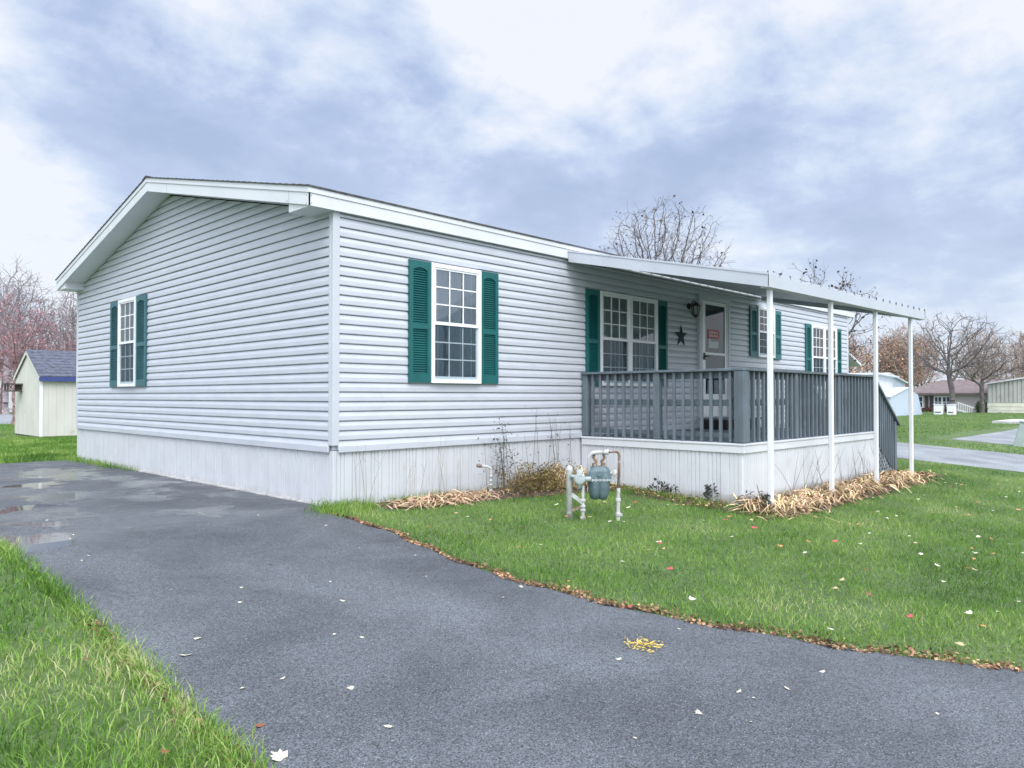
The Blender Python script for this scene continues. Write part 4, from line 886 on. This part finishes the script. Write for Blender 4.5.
# ------------------------------------------------------------------ trees
def make_tree(seed, H, rad, trunk_r, base, n_att=900, step=.2, tip_r=.004, lean=(0, 0), up=.12, twigs=3, tw_len=.35, low=1.0, shell=.5, kill=1.6):
    """space colonisation: a trunk, then limbs that grow towards points spread through the crown's volume"""
    g = np.random.default_rng(seed); cz = base+(H-base)*.45
    d = g.normal(size=(n_att*3, 3)); d /= np.linalg.norm(d, axis=1)[:, None]; rr_ = g.uniform(0, 1, (len(d), 1))**shell
    lump = 1-.22*g.random()*np.abs(np.sin(2.3*np.arctan2(d[:, 1], d[:, 0])+g.uniform(0, 6)+3*d[:, 2]))[:, None]
    A = d*rr_*lump; A = A*np.where(A[:, 2:] > 0, [[rad, rad, H-cz]], [[rad*.95, rad*.95, (cz-base)*low]])+[lean[0], lean[1], cz]; A = A[:n_att]
    nodes = [np.array([0, 0, -.1])]; par = [-1]; z = 0.0; k = 0
    while z < base*.82:
        z += step; k += 1; nodes.append(np.array([lean[0]*.5*z/base+.02*g.normal()*step*5, lean[1]*.5*z/base+.02*g.normal()*step*5, z])); par.append(k-1)
    Nn = np.array(nodes); D = np.linalg.norm(A[:, None]-Nn[None], axis=2); near = D.argmin(1); nd = D.min(1); alive = np.ones(len(A), bool); dirs = {}
    for it in range(260):
        if not alive.any(): break
        idx = np.where(alive)[0]; nn = near[idx]; v = A[idx]-np.array(nodes)[nn]; v /= np.linalg.norm(v, axis=1)[:, None]+1e-9
        uq, inv = np.unique(nn, return_inverse=True); S = np.zeros((len(uq), 3)); np.add.at(S, inv, v); S += g.normal(size=S.shape)*.13*np.linalg.norm(S, axis=1)[:, None]; S /= np.linalg.norm(S, axis=1)[:, None]+1e-9; S[:, 2] += up; S /= np.linalg.norm(S, axis=1)[:, None]
        st = len(nodes); new = []
        for q, u in enumerate(uq):
            p = nodes[u]+S[q]*step
            if u in dirs and any(np.linalg.norm(p-o) < step*.25 for o in dirs[u]): alive[idx[nn == u][0]] = False; continue
            dirs.setdefault(u, []).append(p); nodes.append(p); par.append(int(u)); new.append(p)
        if not new: continue
        Dn = np.linalg.norm(A[:, None]-np.array(new)[None], axis=2); m = Dn.min(1); am = Dn.argmin(1)+st; b_ = m < nd; near = np.where(b_, am, near); nd = np.where(b_, m, nd); alive &= nd > step*kill
        if len(nodes) > 9000: break
    # fine twigs on the thinner wood
    P = np.array(nodes); n0 = len(P); ch = np.zeros(n0, int)
    for p in par[1:]: ch[p] += 1
    tips = []
    for k in range(1, n0):
        if P[k, 2] < base: continue
        dd = P[k]-P[par[k]]; dd /= np.linalg.norm(dd)+1e-9
        for q in range(twigs if ch[k] == 0 else (1 if g.random() < .55 else 0)):
            v = dd+g.normal(size=3)*.55; v[2] += .25; v /= np.linalg.norm(v); L_ = tw_len*g.uniform(.5, 1.1); a = k; pp = P[k]
            for r_ in range(2):
                pp = pp+v*L_/2; nodes.append(pp); par.append(a); a = len(nodes)-1; v = v+g.normal(size=3)*.25; v /= np.linalg.norm(v)
            tips.append(pp)
    P = np.array(nodes); n = len(P); par = np.array(par); R2 = np.zeros(n); e_ = 2.35
    for k in range(n-1, 0, -1):
        if R2[k] == 0: R2[k] = tip_r**e_
        R2[par[k]] += R2[k]
    Rr = R2**(1/e_); Rr *= 1; s_ = trunk_r/max(Rr[1], 1e-6); t_ = np.clip((Rr-tip_r)/(Rr[1]-tip_r), 0, 1); Rr = tip_r+(trunk_r-tip_r)*t_; Rr[0] = Rr[1]*1.5
    isT = np.zeros(n, bool); q = 0; isT[:len(Nn)] = True
    out_ = []
    for sel, sides in ((isT, 10), (~isT & (Rr > trunk_r*.2), 6), (~isT & (Rr <= trunk_r*.2), 3)):
        k = np.where(sel)[0]; k = k[k > 0]; a, b_ = P[par[k]], P[k]; w_ = b_-a; w_ /= np.linalg.norm(w_, axis=1)[:, None]+1e-9
        h_ = np.where(np.abs(w_[:, 2:]) < .9, [[0, 0, 1.]], [[1., 0, 0]]); x_ = np.cross(w_, h_); x_ /= np.linalg.norm(x_, axis=1)[:, None]; y_ = np.cross(w_, x_)
        ra = np.minimum(Rr[par[k]], Rr[k]*1.35)
        if sides == 10: ra = Rr[par[k]]
        ang = np.arange(sides)*2*np.pi/sides; ring = lambda c, r_: c[:, None]+(x_[:, None]*np.cos(ang)[None, :, None]+y_[:, None]*np.sin(ang)[None, :, None])*r_[:, None, None]
        V = np.concatenate([ring(a, ra), ring(b_, Rr[k])], 1).reshape(-1, 3); m = len(k); o = np.arange(m)[:, None, None]*2*sides; i_ = np.arange(sides); F = np.stack([i_, (i_+1) % sides, (i_+1) % sides+sides, i_+sides], 1)[None]+o
        out_.append((V, F.reshape(-1, 4)))
    V = np.concatenate([out_[1][0], out_[2][0]]); F = np.concatenate([out_[1][1], out_[2][1]+len(out_[1][0])])
    return out_[0], (V, F), np.array(tips)
def place_tree(name, loc, label, cat, m, args, leaf=None, group=None, nleaf=0, lsz=.05, rot=0):
    tr, cr, tips = make_tree(**args); t = thing(name, (0, 0, 0), label, cat, group)
    npmesh('trunk', tr[0], tr[1], m, t); npmesh('crown', cr[0], cr[1], m, t)
    if leaf and nleaf:
        rr = np.random.default_rng(args['seed']); P = tips[rr.integers(0, len(tips), nleaf)]+rr.normal(size=(nleaf, 3))*.04
        V, F = quads(P, lsz, rr, 1, .8); npmesh('leaves', V, F, leaf, t)
    t.location = loc; t.rotation_euler.z = rot; return t
place_tree('bare_tree', (21.35, 9.75, 0), 'rounded bare tree with a few curled leaves rising behind the roof', 'tree', 'bark', dict(seed=11, H=9.35, rad=3.0, trunk_r=.15, base=3.4, n_att=1700, step=.14, tip_r=.0042, up=.30, tw_len=.42, shell=.5, twigs=3), 'leafdark', nleaf=260, lsz=.05)
place_tree('bare_tree', (21.2, 3.8, 0), 'spreading thin-leaved tree beyond the far end of the porch awning', 'tree', 'bark', dict(seed=25, H=6.0, rad=2.7, trunk_r=.11, base=1.6, n_att=800, step=.15, tip_r=.0038, up=.03, tw_len=.36), 'leafdark', nleaf=800, lsz=.045)
place_tree('bare_tree', (48.3, 6.0, -.3), 'large wide bare tree in front of the brown-roofed house', 'tree', 'bark', dict(seed=36, H=7.0, rad=3.5, trunk_r=.16, base=1.9, n_att=1000, step=.2, tip_r=.0065, up=.08, tw_len=.5, low=.7))
place_tree('bare_tree', (55.5, 5.9, -.3), 'smaller low bare tree between the brown-roofed house and metal building', 'tree', 'bark', dict(seed=47, H=5.3, rad=3.1, trunk_r=.14, base=1.8, n_att=350, step=.22, tip_r=.007, up=.02, tw_len=.5, low=.7))
place_tree('red_twig_tree', (3.34, 28.8, 0), 'small tree with reddish twigs and berries left of the shed', 'tree', 'bark_red', dict(seed=53, H=5.4, rad=2.2, trunk_r=.08, base=1.5, n_att=520, step=.15, tip_r=.004, up=.05, tw_len=.35), 'leafpink', nleaf=2600, lsz=.032)
place_tree('bare_tree', (7.3, 49.5, 0), 'tall pale bare tree rising highest at the left edge', 'tree', 'bark_pale', dict(seed=61, H=10.3, rad=3.0, trunk_r=.17, base=3.2, n_att=520, step=.25, tip_r=.008, up=.25, tw_len=.8))
def woods(name, seed, spots, mats, leafs, Hr, label, tw=.02):
    rr = random.Random(seed); Vs, Fs, LP, off = [], [], [], 0
    protos = [make_tree(seed=seed*10+k, H=9.0, rad=2.7, trunk_r=.12, base=1.6, n_att=380, step=.27, tip_r=tw, up=.15, twigs=4, tw_len=.9) for k in range(4)]
    for (x, y) in spots:
        tr, cr, tips = protos[rr.randrange(4)]; h = rr.uniform(*Hr)/9.0; t = rr.uniform(0, 6.28); c, s_ = math.cos(t)*h, math.sin(t)*h
        f = lambda V: np.stack([x+V[:, 0]*c-V[:, 1]*s_, y+V[:, 0]*s_+V[:, 1]*c, V[:, 2]*h], 1)
        for V, F in (tr, cr): Vs.append(f(V)); Fs.append(F+off); off += len(V)
        LP.append(f(tips))
    o = npmesh(name, np.concatenate(Vs), np.concatenate(Fs), mats); tag(o, label, 'trees', kind='stuff'); return np.concatenate(LP)
rr = random.Random(5)
spots = []
for i in range(40):
    t = i/39; bx, by = 84+t*30, 36-t*36; spots.append((bx+rr.uniform(-6, 6), by+rr.uniform(-4, 4)))
LP = woods('far_woods', 3, spots, 'bark_brown', None, (7.5, 10.5), 'hazy brown line of leafless woods behind the right houses', tw=.013)
g_ = np.random.default_rng(4); sel = LP[g_.integers(0, len(LP), 9000)]; px_ = sel[:, 0]
left_ = sel[(sel[:, 1] > 19.5) & (sel[:, 1] < 29) & (sel[:, 2] < 8.0)]; left_ = np.repeat(left_, 3, 0); left_ = left_+g_.normal(size=left_.shape)*.5; V, F = quads(left_, .12, g_); o_ = npmesh('autumn_leaves', V, F, 'leaforange'); tag(o_, 'orange brown leaves clinging to the left end of the far woods', 'leaves', kind='stuff')
spots = []
for i in range(30):
    t = i/29; spots.append((2+t*22+rr.uniform(-2, 2), 68+rr.uniform(-4, 6)-t*8))
LP = woods('left_woods', 9, spots, 'bark_pale', None, (8.5, 11.5), 'grey leafless woods behind the shed at left', tw=.010)
spots = [(6+i*1.5+rr.uniform(-.6, .6), 52+rr.uniform(-2, 2)) for i in range(9)]
LP = woods('red_thicket', 13, spots, 'bark_red', None, (4.8, 6.6), 'reddish thicket of twigs between the shed and grey woods', tw=.008)
sel = LP[g_.integers(0, len(LP), 4500)]+g_.normal(size=(4500, 3))*.2; V, F = quads(sel, .045, g_); tag(npmesh('red_buds', V, F, 'leafpink'), 'dull red buds on the thicket behind the shed', 'buds', kind='stuff')

# ------------------------------------------------------------------ grass
def blades(P, h, wd, rr, lean=.5, bend=True):
    n = len(P); th = rr.uniform(0, 2*np.pi, n); a = np.stack([np.cos(th), np.sin(th), np.zeros(n)], 1); ph = rr.uniform(0, 2*np.pi, n)
    ld = np.stack([np.cos(ph), np.sin(ph), np.zeros(n)], 1)*(rr.uniform(.1, 1, n)*lean*h)[:, None]; Z = np.array([0, 0, 1.0])
    if not bend:
        V = np.stack([P-a*wd[:, None], P+a*wd[:, None], P+ld+Z*h[:, None]], 1).reshape(-1, 3); return V, np.arange(3*n).reshape(n, 3)
    m1 = P+ld*.30+Z*(h*.55)[:, None]; tip = P+ld+Z*(h*(1-.25*rr.uniform(0, 1, n)))[:, None]
    V = np.stack([P-a*wd[:, None], P+a*wd[:, None], m1+a*wd[:, None]*.8, m1-a*wd[:, None]*.8, tip], 1).reshape(-1, 3)
    b0 = np.arange(n)*5; F = np.concatenate([np.stack([b0, b0+1, b0+2], 1), np.stack([b0, b0+2, b0+3], 1), np.stack([b0+3, b0+2, b0+4], 1)]); return V, F
def clump(x, y, s=1.0):
    return .5+.5*np.sin(x*3.1*s+1.3*np.sin(y*2.3*s))*np.sin(y*2.7*s+1.7*np.sin(x*1.9*s))
ex = lambda y: np.interp(y, [e[0] for e in EDGE], [e[1] for e in EDGE]); lx = lambda y: np.interp(y, [e[0] for e in LEFT], [e[1] for e in LEFT])
# near patch, left of the driveway
n = 230000; y = rng.uniform(-7.5, 8.0, n); x = lx(y)-np.abs(rng.uniform(-.04, 3.3, n)); x = np.where(rng.random(n) < .08, lx(y)-rng.normal(0, .04, n), x)
d = np.hypot(x+4.255, y+6.726); keep = (d > .5) & (rng.random(n) < np.clip(3.2/d, 0, 1)) & ((x*.0+y) < 1.5+(x+2.9)*0+0*y+0) ; x, y, d = x[keep], y[keep], d[keep]
P = np.stack([x, y, gzn(y)-.003], 1); h = (.034+.070*rng.random(len(x))**1.8)*(.7+.6*clump(x, y)); V, F = blades(P, h, .0014+.0022*rng.random(len(x)), rng, 1.25)
tag(npmesh('grass', V, F, 'grass'), 'long bright grass along the left edge of the driveway', 'grass', kind='stuff')
# lawn right of the driveway
n = 420000; x = rng.uniform(-.4, 16, n); y = rng.uniform(-9, 0, n)
beds = (y > -.5-.12*(x-.5)) & (x > .4) & (x < 4) | ((x > 3.95) & (x < 8.7) & (y > -3.12)) | ((x >= 8.7) & (x < 9.75) & (y > -3.05))
keep = (x > ex(y)+.01) & ~beds & ((x < 12.2) | (x > 16.5)); d = np.hypot(x+4.255, y+6.726); keep &= rng.random(n) < np.clip(6.5/d, 0, 1); keep &= (y > -7.5+0*x) 
x, y, d = x[keep], y[keep], d[keep]; P = np.stack([x, y, gzn(y)-.003], 1); h = (.024+.042*rng.random(len(x))**1.5)*(.7+.6*clump(x, y)); V, F = blades(P, h, .0020+.0020*rng.random(len(x)), rng, 1.15, False)
tag(npmesh('grass', V, F, 'grass'), 'short mown front lawn between the driveway and porch', 'grass', kind='stuff')
# far lawns: coarser tufts
n = 170000; x = rng.uniform(16.5, 56, n); y = rng.uniform(-14, 14, n); keep = ~((y < -.4) & (x > 18.8) & (y > -5.3)) & (rng.random(n) < 22/np.maximum(x, 22)); x, y = x[keep], y[keep]
P = np.stack([x, y, gzn(y)], 1); V, F = blades(P, .03+.035*rng.random(len(x)), .006+.006*rng.random(len(x)), rng, 1.2, False); tag(npmesh('grass', V, F, 'grassfar'), 'far lawn beyond the road in front of the brown-roofed house', 'grass', kind='stuff')
n = 60000; x = rng.uniform(-6, 9, n); y = rng.uniform(8.5, 30, n); keep = ~((x > 1.4) & (x < 6) & (y > 17.05) & (y < 20.4)) & ~((y < 8.56) & (x > -3)); x, y = x[keep], y[keep]
n2 = 26000; xa = rng.uniform(-1.8, 2.6, n2); ya = rng.uniform(8.46, 17, n2); x = np.r_[x, xa]; y = np.r_[y, ya]
P = np.stack([x, y, gzn(y)-.003], 1); V, F = blades(P, .04+.045*rng.random(len(x)), .005+.004*rng.random(len(x)), rng, 1.0, False); tag(npmesh('grass', V, F, 'grass'), 'lawn around the cream shed behind the driveway', 'grass', kind='stuff')
# tufts at the skirting foot
pts = []
for (cx, cy, sx, sy, k) in ((-.08, 8.2, .12, .35, 500), (-.10, 7.0, .06, .45, 500), (-.05, 5.9, .04, .3, 160), (.06, -.14, .16, .10, 900), (-.12, -.25, .07, .16, 300), (.9, -.14, .5, .05, 300), (3.7, -1.9, .12, .6, 700)):
    pts.append(np.stack([rng.normal(cx, sx, k), rng.normal(cy, sy, k)], 1))
p2 = np.concatenate(pts); p2 = p2[~((p2[:, 0] > -.02) & (p2[:, 1] > -.02))]; P = np.stack([p2[:, 0], p2[:, 1], gzn(p2[:, 1])-.003], 1); V, F = blades(P, .05+.09*rng.random(len(P)), .002+.0015*rng.random(len(P)), rng, .8); tag(npmesh('weeds', V, F, 'grass'), 'uncut weeds at the foot of the skirting', 'weeds', kind='stuff')

# leaf litter along the driveway edge (lawn side) and the left edge
n = 6800; y = rng.uniform(-9, -.25, n); y = y[rng.random(n) < .25+.75*clump(y*2.3, y*1.1, 1.7)]; n = len(y); x = ex(y)+.03*np.sin(y*9)+np.abs(rng.normal(0, .045, n))*np.clip((-y)/2.5, .5, 1.8)-.02; P = np.stack([x, y, gzn(y)+.008+.012*rng.random(n)], 1); V, F = quads(P, .014, rng, .35, .6); tag(npmesh('leaf_litter', V, F, 'litter'), 'brown leaf litter lining the lawn edge of the driveway', 'leaf litter', kind='stuff')
n = 500; y = rng.uniform(-6.5, -2.0, n); x = lx(y)-np.abs(rng.normal(0, .05, n))+.03; P = np.stack([x, y, gzn(y)+.012+.02*rng.random(n)], 1); V, F = quads(P, .012, rng, .35, .6); tag(npmesh('leaf_litter', V, F, 'litter'), 'scattered leaf bits at the left grass edge of the driveway', 'leaf litter', kind='stuff')
# dry strap leaves (daylily) heaped in the beds
def straps(C, n, ln, wd, hgt, rr, sx, sy, m, name, label):
    k = 5; base = np.stack([rr.normal(C[0], sx, n), rr.normal(C[1], sy, n)], 1); th = rr.uniform(0, 2*np.pi, n); L_ = ln*rr.uniform(.5, 1.2, n); hh = hgt*rr.uniform(.1, 1, n)
    V = []; curl = rr.normal(0, .8, n)
    for i in range(k):
        t = i/(k-1); a = th+curl*t; x = base[:, 0]+np.cos(a)*L_*t; y = base[:, 1]+np.sin(a)*L_*t; z = gzn(y)+.02+hh*np.sin(np.pi*min(1, t*.9+.12))+hh*.3*rr.random(n)
        px_, py_ = -np.sin(a)*wd*(1-.75*t*t)/2, np.cos(a)*wd*(1-.75*t*t)/2; V.append(np.stack([x-px_, y-py_, z], 1)); V.append(np.stack([x+px_, y+py_, z+.004*rr.normal(size=n)], 1))
    V = np.stack(V, 1); V = V.reshape(-1, 3); b0 = np.arange(n)*2*k; F = np.concatenate([np.stack([b0+2*i, b0+2*i+1, b0+2*i+3, b0+2*i+2], 1) for i in range(k-1)]); return V, F
def heap(specs, m, name, label):
    Vs, Fs, off = [], [], 0
    for (C, n, ln, wd, hg, sx, sy) in specs:
        V, F = straps(C, n, ln, wd, hg, rng, sx, sy, m, name, label)
        V[:, 1] = np.where((V[:, 0] > 4.03) & (V[:, 0] < 8.7), np.minimum(V[:, 1], PY-.03), np.minimum(V[:, 1], -.04))
        Vs.append(V); Fs.append(F+off); off += len(V)
    tag(npmesh(name, np.concatenate(Vs), np.concatenate(Fs), m), label, 'dry leaves', kind='stuff')
heap([((4.0+i*.36, -2.86, 0), 120, .30, .016, .11, .17, .13) for i in range(14)]+[((9.1, -2.75, 0), 320, .24, .015, .05, .35, .15), ((4.0, -2.78, 0), 110, .28, .02, .15, .10, .10)], 'straw', 'dry_leaf_heap', 'heap of dry straw-coloured leaves along the front of the porch')
heap([((.75+i*.2, -.36, 0), 80, .26, .012, .045, .14, .07) for i in range(6)]+[((1.3, -.42, 0), 160, .22, .012, .09, .3, .06)], 'strawpink', 'dry_leaf_heap', 'flattened pinkish dry stems beside the front skirting')
heap([((3.3, -.55, 0), 120, .3, .014, .25, .2, .15)], 'straw', 'dry_leaf_heap', 'yellow dry blades between the brown bush and gas meter')
n = 2600; x = rng.uniform(3.7, 9.8, n); y = rng.normal(-2.85, .16, n); y = np.where((x > 4.0) & (x < 8.7), np.minimum(y, PY-.03), y); P = np.stack([x, y, gzn(y)+.03+.03*rng.random(n)], 1); V, F = quads(P, .028, rng, .4, .5); tag(npmesh('leaf_litter', V, F, 'litter'), 'dead leaves spread around the awning posts', 'leaf litter', kind='stuff')
n = 700; x = rng.normal(3.75, .13, n); y = rng.uniform(-2.4, -.6, n); P = np.stack([x, y, gzn(y)+.02+.03*rng.random(n)], 1); V, F = quads(P, .02, rng, .4, .5); tag(npmesh('leaf_litter', V, F, 'litter'), 'dead leaves in the corner left of the porch skirting', 'leaf litter', kind='stuff')

# brown dead bush
db = thing('dead_bush', (2.55, -.45, gz(-.45)), 'sprawling brown dead bush against the front skirting', 'bush')
b = MB(); rr = random.Random(77); tips = []
for i in range(140):
    x, y = rr.gauss(2.8, .33), rr.gauss(-.42, .14); y = min(y, -.08); p = Vector((x, y, gz(y))); d_ = Vector((rr.gauss(-.25, .5), rr.gauss(-.15, .35), 1)).normalized(); ln = rr.uniform(.12, .34)*(1.05 if x < 2.6 else .65); pts = [p]
    for k in range(4):
        d_ = (d_+Vector((rr.gauss(0, .25), rr.gauss(0, .2), -.22))).normalized(); q = pts[-1]+d_*ln/4*1.6; q.y = min(q.y, -.06); q.z = max(q.z, gz(q.y)+.01); pts.append(q); tips.append(q)
    b.tube(pts, [.003, .003, .002, .002, .001], 3, cap=False)
b.build('twigs', 'stalk', db)
T = np.array([tuple(t) for t in tips]); P = T[rng.integers(0, len(T), 9500)]+rng.normal(size=(9500, 3))*.045; P[:, 1] = np.minimum(P[:, 1], -.05); P[:, 2] = np.maximum(P[:, 2], gzn(P[:, 1])+.01); V, F = quads(P, .016, rng, 1, .4); npmesh('foliage', V, F, 'deadbush', db)
# tall dead stalks against skirting
def stalks(name, label, x0, x1, yc, n, h0, h1, m, seed, leafy=0, lean=.12):
    rr = random.Random(seed); b = MB(); pt = []
    for i in range(n):
        x = rr.uniform(x0, x1); y = yc+rr.uniform(-.05, .05); h = rr.uniform(h0, h1); lx_, ly = rr.gauss(0, lean), rr.gauss(0, lean*.25)
        pts = [(x+lx_*h*t*(.6+.6*t), min(y+ly*h*t, yc+.06), gz(y)+h*t) for t in (0, .35, .7, 1)]; b.tube(pts, [.0035, .003, .002, .0012], 3, cap=False); pt += pts[1:]
        if rr.random() < .6:
            q = Vector(pts[2]); b.tube([q, q+Vector((rr.gauss(0, .06), -.01, .09))], [.002, .001], 3, cap=False)
    o = thing(name, (x0, yc, gz(yc)), label, 'dead plant'); b.build('stems', m, o)
    if leafy:
        P = np.array(pt)[rng.integers(0, len(pt), leafy)]+rng.normal(size=(leafy, 3))*.05; P[:, 1] = np.minimum(P[:, 1], yc+.06); V, F = quads(P, .014, rng, 1, .5); npmesh('withered_leaves', V, F, 'leafdark', o)
stalks('dead_stalks', 'thin dead stalks against the skirting near the house corner', .15, 1.7, -.12, 16, .35, .75, 'stalk_pale', 1)
stalks('dead_stalks', 'dark twiggy dead stalks behind the bent grey pipe', 2.0, 2.5, -.16, 14, .4, .85, 'stalk', 2, 260)
stalks('dead_stalks', 'sparse tall dead stems at the wall behind the brown bush', 2.6, 3.8, -.10, 12, .5, 1.0, 'stalk', 3, 60)
stalks('dead_stalks', 'slanting dark stems rising from the straw heap by the porch front', 5.0, 8.5, -2.62, 34, .35, .62, 'stalk', 4, 0, .45)
b = MB(); b.tube([(4.02, -2.72, gz(-2.7)), (3.93, -2.76, .02), (3.80, -2.80, .12), (3.70, -2.84, .17)], [.006, .005, .004, .002], 5); tag(b.build('bent_stick', 'stalk'), 'dark curved stick leaning out beside the corner awning post', 'stick')
for (x, y, lb, sd_) in ((3.86, -1.55, 'wilted dark plant by the porch side skirting, nearer the gas meter', 31), (3.90, -2.15, 'wilted dark plant by the porch side skirting, nearer the corner post', 32), (3.98, -2.80, 'dark withered plant at the foot of the corner awning post', 33)):
    rr = random.Random(sd_); o = thing('wilted_plant', (x, y, gz(y)), lb, 'plant'); b = MB(); pt = []
    for i in range(9 if sd_ == 31 else 6):
        a = rr.uniform(0, 6.28); r_ = rr.uniform(.04, .16) if sd_ != 32 else rr.uniform(.02, .1); hh = rr.uniform(.10, .22); p = [(x, y, gz(y)), (x+r_*.4*math.cos(a)-.02, y+r_*.6*math.sin(a), gz(y)+hh*.8), (x+r_*math.cos(a)-.03, y+r_*1.4*math.sin(a), gz(y)+hh), (x+r_*1.4*math.cos(a)-.04, y+r_*2*math.sin(a), gz(y)+hh*.6)]
        p = [(min(q[0], 4.02 if q[1] > PY else 9), q[1], q[2]) for q in p]; b.tube(p, [.004, .003, .003, .001], 4, cap=False); pt += p[1:]
    b.build('stems', 'stalk', o); P = np.array(pt)[rng.integers(0, len(pt), 150)]+rng.normal(size=(150, 3))*.018; P[:, 0] = np.minimum(P[:, 0], 4.02); V, F = quads(P, .022, rng, 1, .45); npmesh('leaves', V, F, 'wilt', o)

# ------------------------------------------------------------------ fallen leaves
def leaf_mesh(name, m, seed):
    rr = random.Random(seed); pts = []; ang = [90, 70, 48, 30, 5, -20, -40, -62, -90]; rad = [1, .64, .90, .58, .84, .52, .56, .34, .26]
    full = [(a, r) for a, r in zip(ang, rad)]+[(180-a, r) for a, r in list(zip(ang, rad))[-2:0:-1]]
    vs = [(0, -.05, .02)]
    for a, r in full:
        r *= rr.uniform(.85, 1.12); x, y = r*math.cos(R(a)), r*math.sin(R(a)); vs.append((x, y, .28*x*x*rr.uniform(.3, 1.4)+.12*rr.random()*r))
    n = len(full); vs += [(0, -.2, .02), (.03, -.75, .05), (-.03, -.75, .05)]
    me = bpy.data.meshes.new(name); me.from_pydata(vs, [], [(0, 1+i, 1+(i+1) % n) for i in range(n)]+[(n+1, n+2, n+3)]); me.materials.append(M[m]); return me
LM = {m: [leaf_mesh('leaf', m, s) for s in (1, 2, 3)] for m in ('paleleaf', 'pinkleaf', 'orangeleaf', 'brownleaf', 'yellowleaf', 'strawleaf')}
def leaf(x, y, s, m, label, group=None, dz=0):
    o = bpy.data.objects.new('fallen_leaf', LM[m][random.randrange(3)]); COL.objects.link(o); o.location = (x, y, gz(y)+.009+dz); o.scale = (s, s, s*.8)
    o.rotation_euler = (random.uniform(-.25, .25), random.uniform(-.25, .25), random.uniform(0, 6.28)); tag(o, label, 'leaf', group)
leaf(-2.78, -4.03, .05, 'paleleaf', 'large pale leaf on the asphalt nearest the bottom left grass')
leaf(-2.66, -2.83, .042, 'paleleaf', 'pale leaf on the asphalt left of centre, alone near the left grass')
leaf(-.14, -3.82, .05, 'pinkleaf', 'bright pinkish red leaf at the lawn edge of the driveway')
leaf(.75, -2.72, .035, 'pinkleaf', 'small red leaf in the lawn in front of the gas meter')
leaf(-2.72, -3.75, .03, 'brownleaf', 'small reddish leaf on the asphalt near the large pale leaf')
random.seed(21)
for i in range(46):
    y = random.uniform(-6.2, 1.5); x = random.uniform(left_x(y)+.1, edge_x(y)-.08); leaf(x, y, random.uniform(.010, .026), 'paleleaf', 'small pale leaf lying on the dark asphalt driveway', 'pale leaves on the driveway')
for i in range(80):
    y = random.uniform(-6.5, -.9); x = random.uniform(edge_x(y)+.1, 9.5)
    if x > 3.5 and y > -3.3: continue
    leaf(x, y, random.uniform(.020, .040), 'paleleaf', 'pale leaf lying in the front lawn', 'pale leaves in the front lawn', .052)
for i in range(120):
    y = random.uniform(-6.5, -1.0); x = random.uniform(edge_x(y)+.1, 9.5)
    if x > 3.5 and y > -3.3: continue
    leaf(x, y, random.uniform(.020, .045), random.choice(['orangeleaf', 'brownleaf', 'orangeleaf', 'pinkleaf', 'strawleaf']), 'red, orange or tan leaf lying in the front lawn', 'orange and brown leaves in the front lawn', .052)
for i in range(12):
    y = random.uniform(-5.2, -1.5); x = left_x(y)-random.uniform(.1, 1.0); leaf(x, y, random.uniform(.02, .03), random.choice(['brownleaf', 'orangeleaf']), 'reddish brown leaf caught in the grass left of the driveway', 'brown leaves in the left grass', .045)
# yellow leaflets spilled on the asphalt (a frond)
fr = thing('yellow_frond', (-.64, -4.26, gz(-4.26)), 'small spill of yellow leaflets on the asphalt near the lawn edge', 'leaf cluster')
n = 150; P = np.stack([rng.normal(-.64, .055, n), rng.normal(-4.26, .055, n), np.full(n, gz(-4.26)+.010)+.008*rng.random(n)], 1); V, F = quads(P, .013, rng, .2, .3); npmesh('leaflets', V, F, 'yellowleaf', fr)
